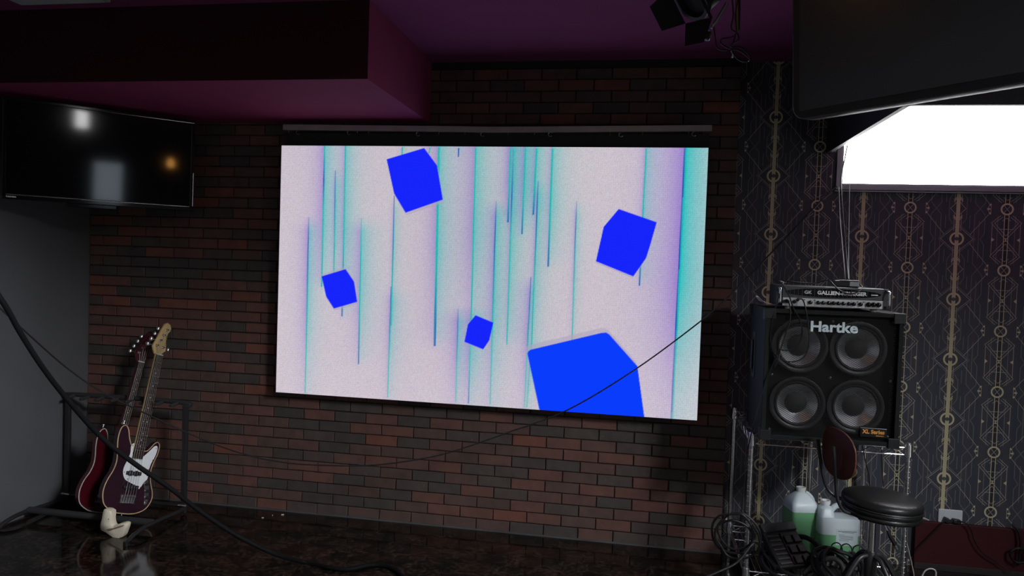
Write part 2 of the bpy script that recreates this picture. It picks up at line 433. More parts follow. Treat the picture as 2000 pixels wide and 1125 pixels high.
tag(MB().box(((XL+XBR)/2, YBR-.004, .004), (XBR-XL, .012, .008)).build('baseboard_back', mat('grout_grey', (.075, .075, .08), .9, noise=.6, nscale=5)), kind='structure')

# ---- dropped ceiling boxes
SXL, SYL, SZL = -1.283, 3.267, 2.481
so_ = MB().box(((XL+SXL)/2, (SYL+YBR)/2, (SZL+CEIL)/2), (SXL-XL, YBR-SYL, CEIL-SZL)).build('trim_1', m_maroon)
so_.data.materials.append(mat('shaded_fascia', (.040, .010, .013), .8, spec=.15, noise=.2, nscale=5))  # front face coloured darker, standing in for the shade on it
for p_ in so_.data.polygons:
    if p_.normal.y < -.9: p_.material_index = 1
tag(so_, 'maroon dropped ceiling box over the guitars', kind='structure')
SXR, SYR, SZR = 1.035, 3.156, 2.325
f = MB().box((SXR+.012, (SYR+YF)/2, (SZR+CEIL)/2), (.024, YF-SYR, CEIL-SZR)).box(((SXR+XR)/2, SYR+.012, (SZR+CEIL)/2), (XR-SXR, .024, CEIL-SZR))
tag(f.build('trim_2', mat('dark_navy_board', (.03, .03, .04), .5)), 'dark valance boards dropped round the bright window', kind='structure')

# ================================================================== VIDEO WALL
YS = 4.197; SX0, SX1, SZ0, SZ1 = -2.195, .365, .787, 2.320
def led_colours(nx, nz):
    X = np.linspace(SX0, SX1, nx)[None, :]*np.ones((nz, 1)); Z = np.linspace(SZ0, SZ1, nz)[:, None]*np.ones((1, nx))
    d = np.stack([X, np.full_like(X, YS), Z-CAMH], -1); zc = d@_w
    x = 1000+FPX*(d@_r)/zc; y = 562.5-FPX*(d@_u)/zc     # picture content is described in photo pixels, stored on the panel
    base = np.array([.60, .535, .60])*np.ones((nz, nx, 3))
    # slow tint drift
    ph = np.sin(X*2.1+Z*1.3)+np.sin(X*.9-Z*2.4+1.)
    base *= 1+.035*ph[..., None]*np.array([.6, 1., .4])
    teal = np.array([.02, .46, .44]); navy = np.array([.015, .10, .46]); lav = np.array([.36, .22, .66])
    img = base
    # (x_top,y_top,x_bottom,y_bottom, width px, glow right px, glow left px, navy end: 't' top 'b' bottom 'n' none 'a' all, strength)
    ST = [(634, 283, 628, 560, 2.4, 36, 34, 'm', 1), (675, 284, 668, 618, 2.2, 30, 14, 'b', .9), (655, 333, 652, 545, 2.0, 18, 8, 't', .8),
          (603, 424, 596, 768, 2.2, 26, 26, 't', .9), (706, 426, 700, 711, 2.2, 34, 26, 'b', .9), (786, 287, 784, 330, 2, 20, 8, 'n', .7),
          (770, 383, 764, 637, 2.2, 16, 8, 't', .7), (764, 560, 757, 776, 2.2, 26, 16, 't', .8), (857, 288, 849, 676, 4.2, 40, 36, 'b', 1),
          (840, 288, 838, 300, 2, 14, 8, 'n', .6), (896, 289, 895, 307, 2, 10, 6, 'a', .8), (929, 289, 920, 630, 2.6, 46, 44, 'n', 1),
          (920, 600, 915, 788, 2.4, 40, 28, 'b', 1), (969, 393, 957, 790, 2.4, 34, 24, 't', 1), (895, 602, 890, 786, 2.2, 26, 30, 't', .9),
          (997, 290, 992, 434, 3, 22, 26, 'b', 1), (1003, 290, 990, 673, 2.2, 34, 12, 'm', .9), (1026, 290, 1019.5, 458, 2.6, 34, 24, 'b', 1),
          (1048, 290, 1041.5, 420, 3.4, 22, 18, 'b', .9), (1051, 354, 1038, 678, 2.4, 28, 12, 't', .9), (1079, 290, 1070.5, 521, 3, 34, 14, 'b', .9),
          (1126, 393, 1117, 668, 2, 14, 10, 't', .8), (1262, 290, 1249, 558, 2.6, 28, 12, 'b', .8), (1037, 541, 1024, 796, 2.2, 14, 26, 't', .9),
          (1038, 660, 1029, 796, 2.4, 30, 10, 'n', .8), (1339, 289, 1312, 819, 5.0, 105, 100, 'e', 1.3)]
    mul = np.ones((nz, nx, 3)); ink = []
    for xt, yt, xb, yb, wd_, gr, gl, md, s in ST:
        t = np.clip((y-yt)/(yb-yt), 0, 1); xc = xt+(xb-xt)*t; dx = x-xc
        endf = np.clip((y-yt+4)/30, 0, 1)*np.clip((yb+12-y)/30, 0, 1) if yt > 300 else np.clip((yb+12-y)/30, 0, 1)
        if yb > 755: endf = np.clip((y-yt+4)/30, 0, 1) if yt > 300 else np.ones_like(y)
        fade = np.clip((yb-y)/max(60, .5*(yb-yt)), 0, 1)*.6+.4
        R = np.where(dx > 0, np.exp(-dx/(gr*.6)), 0)*endf*fade*s; Lf = np.where(dx <= 0, np.exp(dx/(gl*.5)), 0)*endf*fade*s
        mul *= 1-R[..., None]*np.array([.80, .02, .10])*.95
        mul *= 1-Lf[..., None]*np.array([.45, .60, .0])*.8
        wloc = wd_*(.25+.75*np.clip((y-yt)/90, 0, 1)) if yt > 300 else wd_
        line = np.clip((wloc/2+.6-np.abs(dx))/.9, 0, 1)*((y >= yt) & (y <= yb))
        nf = {'t': np.clip(1.25-2*t, 0, 1), 'b': np.clip(2.2*t-1.3, 0, 1), 'm': np.clip(1-np.abs(t-.25)*5, 0, 1), 'n': 0*t, 'a': 1+0*t,
              'e': np.where(dx < -.3, 1., .05)+0*t}[md]
        ink.append((line, teal*(1-nf[..., None])+navy*nf[..., None]))
    img = img*mul*(1-.10*np.exp(-((x-960)/230)**2)*np.clip((760-y)/300, 0, 1))[..., None]*np.array([1., 1.0, 1.0])
    for line, col in ink: img = img*(1-line[..., None])+col*line[..., None]
    # pale foot of the content
    foot = np.clip((y-640)/150, 0, 1)[..., None]; img = img*(1-.25*foot)+.25*foot*np.array([.70, .62, .68])
    n = rng.normal(0, 1, (nz, nx, 3)); img = img*(1+.05*n+.05*rng.normal(0, 1, (nz, nx, 1)))
    # scan shimmer between panel rows
    img *= (1+.05*np.sin(np.arange(nz)*2.1)[:, None, None]*np.sin(X*3+1)[..., None]+.045*np.sin(np.arange(nx)*2.3)[None, :, None])
    def poly(pts, col, soft=1.0, off=None):
        nonlocal img
        inside = np.full(x.shape, 1e9); k = len(pts); ar = sum(pts[i-1][0]*pts[i][1]-pts[i][0]*pts[i-1][1] for i in range(k))
        for i in range(k):
            ax, ay = pts[i-1]; bx, by = pts[i]; l = math.hypot(bx-ax, by-ay)
            dd = ((bx-ax)*(y-ay)-(by-ay)*(x-ax))/l*(1 if ar > 0 else -1); inside = np.minimum(inside, dd)
        a = np.clip(inside/soft+.5, 0, 1)[..., None]; img = img*(1-a*col[3])+np.array(col[:3])*a*col[3]
    blue = (.008, .018, .95, 1); ghost = (.40, .36, .50, .55)
    A = [(755, 311), (828.5, 289), (853.6, 323), (865, 390), (792, 415.6), (769.6, 378)]
    B_ = [(628, 539.7), (675, 525.5), (691.5, 549.7), (697.7, 589.5), (652, 602.8), (637, 579.5)]
    C_ = [(913.8, 633.5), (928.9, 615.6), (963.6, 630), (955.6, 664.8), (943.7, 682.4), (907, 667.7)]
    D_ = [(1208.4, 408), (1282.8, 434), (1269, 482), (1262, 504), (1236.8, 540), (1163.8, 510.4), (1179, 443)]
    E_ = [(1030, 691), (1031, 687), (1036, 683), (1175, 650), (1184, 649.5), (1190, 653), (1245, 715), (1262, 840), (1062, 840)]
    for pts, dx, dy in ((A, 2, 5), (B_, 1, 4), (B_, -1, -4), (C_, -1, 2), (D_, -1, 3), (E_, -3, -9)): poly([(a+dx, b+dy) for a, b in pts], ghost)
    for pts in (A, B_, C_, D_): poly(pts, blue)
    poly(E_, (.003, .045, .97, 1))
    return np.clip(img, 0, 1.2)
def led_mesh():
    nx, nz = 641, 385
    X, Z = np.meshgrid(np.linspace(SX0, SX1, nx), np.linspace(SZ0, SZ1, nz))
    co = np.stack([X, np.full_like(X, YS), Z], -1).reshape(-1, 3)
    i = np.arange((nx-1)*(nz-1)); r, c = i//(nx-1), i % (nx-1); a = r*nx+c
    q = np.stack([a, a+1, a+nx+1, a+nx], -1).astype(np.int32)
    me = bpy.data.meshes.new('display'); me.vertices.add(len(co)); me.vertices.foreach_set('co', co.ravel())
    me.loops.add(q.size); me.loops.foreach_set('vertex_index', q.ravel()); me.polygons.add(len(q))
    me.polygons.foreach_set('loop_start', np.arange(0, q.size, 4, dtype=np.int32)); me.update(calc_edges=True)
    at = me.color_attributes.new('led', 'FLOAT_COLOR', 'POINT')
    col = np.ones((nx*nz, 4), np.float32); col[:, :3] = led_colours(nx, nz).reshape(-1, 3); at.data.foreach_set('color', col.ravel())
    m = bpy.data.materials.new('led_picture'); m.use_nodes = True; nt = m.node_tree; nt.nodes.remove(nt.nodes['Principled BSDF'])
    e = nt.nodes.new('ShaderNodeEmission'); v = nt.nodes.new('ShaderNodeVertexColor'); v.layer_name = 'led'
    nt.links.new(v.outputs[0], e.inputs[0]); e.inputs[1].default_value = LED; nt.links.new(e.outputs[0], nt.nodes['Material Output'].inputs[0])
    me.materials.append(m); return me
led = thing('video_wall', 'large lit LED video wall showing blue cubes and teal streaks on pale lilac', 'screen', ((SX0+SX1)/2, YBR, SZ0))
lx, ly, lz = led.location
disp = bpy.data.objects.new('display', led_mesh()); C.objects.link(disp); disp.parent = led; disp.location = (-lx, -ly, -lz)
sw, sh = SX1-SX0, SZ1-SZ0
m_case = mat('led_case', (.010, .012, .012), .6)
MB().box((0, YS-ly+.042, sh/2), (sw+.004, .08, sh+.004)).build('cabinet', m_case, led)
MB().box((0, YS-ly+.065, sh+.045), (sw+.01, .05, .08)).build('header_panel', mat('header_black', (.008, .011, .010), .6), led)
f = MB()
for xx in (-1.0, 0, 1.0): f.box((xx, -.015, sh*.5), (.06, .028, sh*.8))
f.build('wall_rails', m_blackmetal, led)
o = MB().tube(spline([(SX0-lx+1.27+k*.018, YS-ly+.06, -.004-.012*math.sin(math.pi*k/6)) for k in range(7)]), .003, 6).build('loose_wire', m_rubber, led)

# ---- rail above the video wall
rl = thing('curtain_rail', 'long grey steel rail with small hooks above the video wall', 'rail', (-.9025, 4.2, 2.43))
p0, p1, pm = onY(555, 249, 4.2), onY(1390, 251, 4.2), onY(985, 254, 4.2)
rx, ry, rz = rl.location
pts = spline([p0-np.array(rl.location), (p0+3*pm)/4-np.array(rl.location), pm-np.array(rl.location), p1-np.array(rl.location)], 6)
mb = MB(); pr = None
for a, b in zip(pts[:-1], pts[1:]):
    mid = (a+b)/2; d = b-a; mb.box(mid, (np.linalg.norm(d)+.001, .03, .033), Matrix.Rotation(-math.atan2(d[2], d[0]), 3, 'Y'))
mb.build('tube', mat('rail_steel', (.42, .40, .38), .36, .6, noise=.25, nscale=12), rl)
for px in (564, 582, 682, 698, 720, 817, 857, 908, 943, 992, 1044, 1075, 1192, 1213, 1255, 1345, 1356):
    h = onY(px, 259.5, 4.19)-np.array(rl.location); t = (px-555)/835
    h[2] = (p0*(1-t)+p1*t)[2]-rz-.018-(.012 if .2 < t < .8 else .006); big = px in (582, 682, 817, 943, 1075, 1213, 1356)
    b = MB()
    if big: b.tube(spline([h+np.array([.012*math.cos(a), 0, .012*math.sin(a)-.008]) for a in np.linspace(1.4, 5.6, 7)], 3), .0028, 6)
    else: b.cyl(h+np.array([0, 0, .012]), h-np.array([0, 0, .012]), .0022, 6)
    b.build('hook', m_steel, rl)
for px in (600, 985, 1340):
    t = (px-555)/835; q = p0*(1-t)+p1*t-np.array(rl.location); MB().box((q[0], .055, q[2]-.01), (.03, .11, .012)).build('bracket', m_steel, rl)

# ================================================================== LEFT TELEVISION
def basis(name, label, cat, origin, ex, ey, ez, group=None):
    o = thing(name, label, cat, group=group); m = Matrix.Identity(4)
    for i in range(3): m[i][0], m[i][1], m[i][2], m[i][3] = ex[i], ey[i], ez[i], origin[i]
    o.matrix_world = m; return o
m_tvglass = mat('tv_glass', (.004, .004, .005), .06, spec=.5)
m_bezel = mat('tv_bezel', (.006, .006, .007), .08)
def tv_frame(L, ang, tilt):
    a = math.radians(ang); ex = Vector((math.cos(a), math.sin(a), 0)); n = Vector((ex.y, -ex.x, 0))   # n: faces the room
    R = Matrix.Rotation(math.radians(tilt), 3, ex); ez = R @ Vector((0, 0, 1)); ny = ex.cross(ez)
    if ny.dot(n) > 0: pass
    return ex, ez
def make_tv(name, label, org, ex, up, w, h, thick, rad, bez, screen_m):
    ex = Vector(ex); up = Vector(up); out = ex.cross(up) * 1.0   # x right, z out of the screen, y up
    t = basis(name, label, 'television', org, ex, up, out)
    def rr(x0, x1, y0, y1, r, n=5):
        o = []
        for cx, cy, a0 in ((x1-r, y0+r, -90), (x1-r, y1-r, 0), (x0+r, y1-r, 90), (x0+r, y0+r, 180)):
            for k in range(n+1):
                a = math.radians(a0+90*k/n); o.append((cx+r*math.cos(a), cy+r*math.sin(a)))
        return o
    MB().prism(rr(0, w, 0, h, rad), -thick, -.006, .004).build('housing', m_black, t, True)
    return t, rr
TVL = Vector((-3.425, 3.43, 1.898)); ang = math.radians(45); TVW, TVH = .97, .554
ex = Vector((math.cos(ang), math.sin(ang), 0)); nrm = Vector((math.sin(ang), -math.cos(ang), 0))
tl = math.radians(3); up = (Vector((0, 0, 1))*math.cos(tl)+nrm*math.sin(tl)).normalized()
tv, rr = make_tv('television', 'wide black flat television mounted across the left corner above the guitars', TVL, ex, up, TVW, TVH, .05, .008, .02, m_tvglass)
MB().prism(rr(.018, TVW-.018, .03, TVH-.018, .002), -.008, -.002).build('screen', m_tvglass, tv)
f = MB()
f.box((TVW/2, .014, -.003), (TVW, .028, .012), bevel=.003).box((TVW/2, TVH-.009, -.003), (TVW, .018, .012), bevel=.003)
f.box((.009, TVH/2, -.003), (.018, TVH-.03, .012), bevel=.003).box((TVW-.009, TVH/2, -.003), (.018, TVH-.03, .012), bevel=.003)
f.build('bezel', m_bezel, tv)
MB().cyl((.02, .026, .004), (TVW-.02, .026, .004), .0025, 8).build('trim_strip', m_chrome, tv)
MB().cyl((TVW-.001, .03, .002), (TVW-.001, TVH*.42, .002), .003, 8).build('edge_trim', m_chrome, tv)
MB().box((TVW*.44, -.010, -.012), (TVW*.26, .022, .02), bevel=.003).build('speaker_bar', m_bezel, tv)
text('logo', 'TOSHIBA', .0105, mat('logo_white', (.7, .7, .7), .4), tv, (.042, .014, .0045), Matrix.Identity(3), 1.1, .0003, .0003)
MB().box((TVW*.5, TVH*.5, -.10), (.22, .22, .10)).box((TVW*.5, TVH*.5, -.32), (.05, .05, .40)).build('wall_mount', m_blackmetal, tv)

# ---- right television close to the camera
rc = onY(1548, 236, 2.6); ang = math.radians(-45-1); ex = Vector((math.cos(ang), math.sin(ang), 0)); nrm = Vector((math.sin(ang), -math.cos(ang), 0))
tl = math.radians(4); up = (Vector((0, 0, 1))*math.cos(tl)+nrm*math.sin(tl)).normalized()
tv2, rr = make_tv('television', 'black television with rounded corners hung at upper right before the bright window', rc, ex, up, .97, .56, .07, .045, .02, m_tvglass)
MB().prism(rr(.0, .97, .0, .56, .045), -.008, .0, .003).build('bezel', mat('tv_bezel_satin', (.018, .022, .027), .5, spec=.25), tv2, True)
MB().prism(rr(.026, .944, .028, .534, .006), -.006, .0015).build('screen', mat('tv_glass_satin', (.024, .030, .037), .35, spec=.5), tv2)
q = rr(.001, .969, .001, .559, .045); MB().tube([(a, b, .0) for a, b in q+q[:1]], .0016, 6).build('edge_trim', mat('edge_grey', (.07, .07, .08), .6, spec=.2), tv2)
MB().box((.48, .30, -.10), (.2, .2, .08)).cyl((.48, .36, -.12), (.48, CEIL-rc[2]+.02, -.12+.02), .02, 12).build('ceiling_mount', m_blackmetal, tv2)

# ---- grey light panel at the ceiling (only its lower edge shows)
q0, q1 = onY(42, 4, 3.1), onY(217, 8, 3.1)
pl = thing('ceiling_panel', 'slim grey light housing at the ceiling in the top left corner', 'ceiling light', ((q0[0]+q1[0])/2, 3.0, CEIL))
MB().box((0, 0, -.022), (q1[0]-q0[0], .2, .04), bevel=.006).build('housing', mat('fixture_grey', (.35, .38, .38), .5), pl)
MB().box((0, 0, -.044), (q1[0]-q0[0]-.04, .16, .006)).build('diffuser', mat('fixture_diffuser', (.45, .48, .48), .6), pl)

# ================================================================== STAGE LIGHT
sp0 = onY(1385, 20, 2.7)
st = thing('stage_light', 'black stage spotlight with barn doors and a cable bundle hung from the ceiling', 'stage light', (sp0[0], 2.7, CEIL))
z0 = sp0[2]-CEIL
ax = Vector((-.55, -.35, -.6)).normalized(); cO = Vector((-.02, 0, z0+.07))
MB().lathe([(.001, -.13), (.05, -.13), (.066, -.10), (.066, .05), (.074, .055), (.074, .075), (.060, .075), (.055, .05), (.001, .045)], 20, cO, ax).build('lamp_body', m_black, st, True)
MB().lathe([(.001, .052), (.054, .052)], 20, cO, ax).build('lens', mat('lens_glass', (.05, .06, .08), .05), st)
a1 = ax.orthogonal().normalized(); a2 = ax.cross(a1)
for s_, (d, e) in enumerate(((a1, a2), (-a1, -a2), (a2, -a1), (-a2, a1))):
    b = MB(); c0 = cO+ax*.078+d*.07; tipd = (ax*.75+d*.66)
    b.quad(c0-e*.07, c0+e*.07, c0+tipd*.085+e*.05, c0+tipd*.085-e*.05); 
    g = b.bm.faces[:]; r_ = bmesh.ops.solidify(b.bm, geom=g, thickness=.002)
    b.build('barn_door', m_black, st)
px = lambda x, y, Y=2.7: onY(x, y, Y)-np.array(st.location)
MB().tube([px(1389, 55), px(1398, 42), px(1408, 26), px(1420, 6)], .006, 8).build('yoke', mat('yoke_grey', (.16, .18, .18), .4, .4), st)
MB().box(px(1379, 54), (.03, .02, .014), Matrix.Rotation(.4, 3, 'Y')).build('gel_tab', mat('gel_blue', (.12, .20, .50), .4), st)
MB().box(px(1380, 70), (.03, .03, .03), Matrix.Rotation(.3, 3, 'Y'), .006).build('knob', m_black, st)
MB().cyl(px(1441, 60), px(1441, -140), .008, 8).build('drop_rod', m_blackmetal, st)
MB().cyl((0, 0, 0), (0, 0, z0+.16), .012, 10).box((0, 0, -.008), (.09, .09, .016)).build('hanger', m_blackmetal, st)
for k, ps in enumerate([[(1394, 53), (1397, 75), (1399, 90), (1407, 97), (1420, 98)], [(1441, 0), (1436, 30), (1438, 60), (1430, 72), (1410, 76), (1408, 84), (1418, 92), (1427, 95)],
                        [(1430, 0), (1432, 30), (1428, 55), (1440, 66), (1442, 78), (1432, 84), (1427, 92)],
                        [(1427, 92), (1445, 92), (1458, 101), (1464, 114), (1456, 120), (1442, 116), (1432, 104), (1429, 96)],
                        [(1428, 96), (1442, 98), (1456, 107), (1464, 117), (1452, 121), (1438, 112), (1430, 102)], [(1445, -10), (1444, 40), (1437, 66), (1431, 88)]]):
    MB().tube(spline([px(a, b, 2.66+.012*k) for a, b in ps], 5), .0028, 6).build('cable', m_rubber, st, True)
MB().tube([px(1429, 99), px(1432, 105), px(1430, 113)], .0035, 6).build('cable_tie', mat('tie_white', (.45, .48, .6), .5), st)

# ================================================================== GUITAR RACK
m_foam = mat('black_foam', (.02, .02, .022), .85, bump=.3, bscale=200)
RY = 4.09
ra, rb = onY(134, 768, RY), onY(363, 778, RY); ra[0] = max(ra[0], XL+.02)
rack = thing('guitar_rack', 'black tubular guitar rack with padded neck bar against the brick wall', 'guitar rack', ((ra[0]+rb[0])/2, RY, 0))
rl0 = np.array(rack.location); hx = (rb[0]-ra[0])/2; hz = .705
MB().tube(spline([(-hx, 0, hz-.03), (-hx+.03, 0, hz), (hx-.03, 0, hz), (hx, 0, hz-.03)], 6), .015, 10).build('neck_bar', m_foam, rack, True)
for s_ in (-1, 1):
    MB().box((s_*hx, 0, hz/2-.0), (.032, .026, hz-.02), bevel=.004).build('post', m_blackmetal, rack)
    MB().tube(spline([(s_*hx, .03, .05), (s_*hx, -.05, .035), (s_*hx, -.34, .05), (s_*hx, -.46, .035), (s_*hx, -.52, .012)], 6), .012, 8).build('foot', m_blackmetal, rack, True)
    MB().cyl((s_*hx, -.52, .0), (s_*hx, -.52, .022), .016, 10).build('rubber_tip', m_rubber, rack)
    MB().cyl((s_*hx-.03*s_, -.012, .06), (s_*hx+.03*s_, -.012, .06), .009, 8).build('bolt', m_chrome, rack)
MB().cyl((-hx, -.30, .052), (hx, -.30, .052), .020, 12).build('cradle_bar', m_foam, rack, True)
MB().cyl((-hx, .0, .055), (hx, .0, .055), .012, 10).build('rear_bar', m_blackmetal, rack, True)
for k in range(8):
    xx = -hx+.05+k*(2*hx-.1)/7
    MB().tube([(xx, -.012, hz-.004), (xx-.004, -.055, hz-.010), (xx-.006, -.075, hz-.010)], [.011, .012, .009], 10).build('divider_peg', m_foam, rack, True)

# ================================================================== BASS GUITARS
def bass(name, label, B, T, az, body_m, edge_m, head_m, guard, nstr, logo):
    B = Vector(B); T = Vector(T); ey = (T-B).normalized(); a = math.radians(az)
    n0 = Vector((math.sin(a), -math.cos(a), 0)); ez = (n0-ey*n0.dot(ey)).normalized(); ex = ey.cross(ez)
    k = (T-B).length/1.17; ey2 = ey
    t = basis(name, label, 'bass guitar', B, ex, ey2, ez)
    t.scale = (k, k, k)
    OUT = [(0, 0), (.075, .003), (.14, .03), (.172, .08), (.168, .13), (.140, .19), (.125, .25), (.132, .305), (.150, .36), (.152, .41), (.136, .432), (.115, .425),
           (.092, .398), (.072, .376), (.05, .370), (.034, .374), (.034, .40), (-.034, .40), (-.036, .388), (-.055, .402), (-.076, .44), (-.094, .485), (-.118, .507), (-.143, .492), (-.152, .45),
           (-.148, .40), (-.134, .34), (-.128, .29), (-.138, .24), (-.164, .18), (-.172, .115), (-.148, .05), (-.08, .010)]
    o2 = cspline(OUT, 4)
    bd = MB().prism(o2, -.021, .021, .006).build('body', body_m, t, True, 50)
    MB().tube([(x*.985, .004+(y-.004)*.99, .0195) for x, y in o2+o2[:1]], .0030, 6).build('binding', edge_m, bd, True)
    m_wood = mat('maple', (.52, .36, .17), .35, noise=.25, nscale=25)
    m_ros = mat('rosewood', (.075, .042, .026), .5, noise=.35, nscale=40)
    wn, wb_ = (.0235, .036) if nstr == 5 else (.0205, .031)
    # neck: shaft, board, nut, frets
    nb = MB(); N0, N1 = .36, .955
    prof = lambda w: [(-w, .017), (-w, .010), (-w*.8, .000), (0, -.006), (w*.8, .000), (w, .010), (w, .017)]
    ra_ = [nb.bm.verts.new((x, N0, z+.010)) for x, z in prof(wb_)]; rb_ = [nb.bm.verts.new((x, N1, z+.010)) for x, z in prof(wn)]
    for j in range(7): nb.bm.faces.new((ra_[j], ra_[(j+1) % 7], rb_[(j+1) % 7], rb_[j]))
    nb.bm.faces.new(ra_[::-1]); nb.bm.faces.new(rb_); neck = nb.build('neck', m_wood if guard else head_m, t, True)
    fb = MB(); F0 = .318
    fb.bm.faces.new([fb.bm.verts.new(v) for v in ((-wb_, F0, .033), (wb_, F0, .033), (wn, N1, .033), (-wn, N1, .033))])
    bmesh.ops.solidify(fb.bm, geom=fb.bm.faces[:], thickness=.006); board = fb.build('fretboard', m_ros, t)
    MB().box((0, N1+.002, .033), (wn*2, .005, .010)).build('nut', mat('bone', (.72, .68, .55), .4), t)
    SADDLE = .098; sc = N1-SADDLE
    wat = lambda y: wb_+(wn-wb_)*(y-F0)/(N1-F0)
    for i in range(1, 21):
        y = N1-sc*(1-2**(-i/12)); MB().box((0, y, .0338), (wat(y)*2*.98, .0022, .0018)).build('fret', m_chrome, board)
    for i in (3, 5, 7, 9, 12, 15, 17, 19):
        y = N1-sc*(1-2**(-(i-.5)/12))
        for xx in ((-.012, .012) if i == 12 else (0,)):
            MB().cyl((xx, y, .0325), (xx, y, .0342), .0032, 10).build('inlay', mat('pearl', (.6, .6, .56), .3), board)
    # headstock
    H = [(-.024, .958), (.024, .958), (.030, .972), (.044, .985), (.049, .988), (.047, 1.02), (.043, 1.06), (.041, 1.09), (.044, 1.105), (.055, 1.12), (.058, 1.14), (.046, 1.162), (.024, 1.170),
         (.004, 1.158), (-.012, 1.12), (-.028, 1.07), (-.045, 1.02), (-.050, 1.003), (-.042, .985)]
    hs = MB().prism(H if not False else H, .006, .020, .002).build('headstock', head_m, t)
    posts = [(-.028, 1.012), (-.010, 1.048), (.007, 1.085), (.024, 1.122)] + ([(.022, 1.008)] if nstr == 5 else [])
    for i, (x, y) in enumerate(posts):
        tu = MB().lathe([(.0085, 0), (.0085, .003), (.0045, .004), (.0045, .014), (.0055, .018), (.001, .018)], 12, (x, y, .020)).build('tuner', m_chrome, t, True)
        sx = -1 if i < 4 else 1; xe = (-.050+(y-1.003)*.47) if i < 4 else .049
        MB().cyl((x, y, .002), (xe+sx*.02, y, .002), .0032, 8).lathe([(.001, -.014), (.010, -.010), (.0125, 0), (.010, .010), (.001, .014)], 10, (xe+sx*.030, y, .002), (0, 1, 0)).box((x, y, .002), (.026, .03, .006), bevel=.002).build('tuner_key', m_chrome, tu, True)
    # hardware on the body
    Z = .021
    if guard:
        G = [(.018, .335), (.040, .330), (.060, .345), (.085, .372), (.110, .40), (.128, .405), (.136, .385), (.130, .345), (.112, .300), (.104, .250), (.108, .210), (.088, .185), (.062, .145),
             (.030, .165), (-.010, .180), (-.045, .195), (-.066, .225), (-.070, .260), (-.058, .300), (-.047, .345), (-.052, .385), (-.040, .405), (-.030, .385), (-.030, .335)]
        g2 = cspline(G, 3)
        pg = MB().prism(g2, Z, Z+.0025, .0006).build('pickguard', mat('white_pickguard', (.80, .82, .84), .3), t)
        for (x, y) in ((-.045, .39), (.126, .39), (.118, .32), (-.062, .235), (-.03, .198), (.068, .155), (.10, .225), (.10, .262), (-.052, .32)):
            MB().cyl((x, y, Z+.002), (x, y, Z+.0038), .0028, 8).build('screw', m_blackmetal, pg)
    m_pu = mat('pickup_black', (.01, .01, .011), .4)
    for y in (.232, .152):
        pu = MB().box((0, y, Z+.008), (.100, .022, .014), bevel=.003).box((.018, y, Z+.006), (.02, .032, .010), bevel=.003).box((-.022, y, Z+.006), (.02, .032, .010), bevel=.003).build('pickup', m_pu, t)
        for i in range(nstr):
            x = (i-(nstr-1)/2)*.018
            MB().cyl((x, y, Z+.014), (x, y, Z+.0162), .003, 8).build('pole_piece', m_steel, pu)
    br = MB().box((0, .083, Z+.002), (.094, .05, .003)).box((0, .060, Z+.008), (.094, .004, .014)).build('bridge', m_chrome, t)
    for i in range(nstr):
        x = (i-(nstr-1)/2)*.018
        MB().cyl((x-.008, SADDLE, Z+.011), (x+.008, SADDLE, Z+.011), .0055, 10).build('saddle', m_chrome, br)
    if guard:
        cp = MB().prism(cspline([(.088, .186), (.112, .206), (.128, .17), (.142, .11), (.140, .06), (.122, .055), (.116, .09), (.104, .14)], 4), Z, Z+.002).build('control_plate', m_chrome, t)
        ks = [(.108, .178), (.121, .135), (.129, .098)]
    else: cp = t; ks = [(.10, .16), (.115, .115), (.12, .07)]
    for x, y in ks: MB().lathe([(.011, 0), (.0105, .013), (.009, .016), (.001, .016)], 14, (x, y, Z+.002)).build('knob', m_blackmetal if guard else m_chrome, cp, True)
    MB().lathe([(.008, 0), (.008, .004), (.005, .004), (.001, .003)], 12, (.130, .068, Z+.002)).build('output_jack', m_chrome, cp, True)
    # strings
    for i in range(nstr):
        xb = (i-(nstr-1)/2)*.018; xn = (i-(nstr-1)/2)*(wn*2-.008)/(nstr-1)
        px_, py_ = (posts[i] if i < 4 else posts[4])
        rad = (.0015, .0013, .0011, .0009, .0008)[i]
        MB().tube([(xb, .060, Z+.010), (xb, SADDLE, Z+.0175), (xn, N1+.002, .0395), (px_, py_, .030)], rad, 5).build('string', m_steel, t)
    for x, y, d in ((-.118, .512, (0, 1, 0)), (0, -.002, (0, -1, 0))):
        MB().lathe([(.004, -.004), (.004, .008), (.009, .012), (.009, .016), (.001, .018)], 12, (x, y, 0), d).build('strap_button', m_chrome, t, True)
    if logo:
        text('logo', logo, .022, mat('ink_dark', (.03, .02, .015), .5), t, (.0385, 1.052, .0205), Matrix.Rotation(math.radians(95), 3, 'Z'), 1.0, .0004, .0002, shear=.25)
    return t
m_burst = mat('purple_burst', (.026, .008, .016), .16, coat=.5, noise=.35, nscale=9)
m_redb = mat('dark_red_lacquer', (.055, .004, .008), .12, coat=.6, noise=.3, nscale=8)
m_maple = mat('maple_head', (.60, .42, .19), .32, noise=.2, nscale=30)
bass('bass_guitar', 'five string bass with white pickguard, pale maple headstock and dark purple body', onY(238, 1003, 3.82), onY(318, 629, 4.2), 74,
     m_burst, mat('cream_binding', (.55, .40, .22), .4), m_maple, True, 5, 'Legend')
bass('bass_guitar', 'dark red bass without pickguard standing behind the other bass', onY(190, 1000, 3.86), onY(286, 645, 4.215), 73,
     m_redb, mat('grey_binding', (.42, .42, .40), .35), mat('red_head', (.06, .006, .012), .15, coat=.5), False, 4, None)

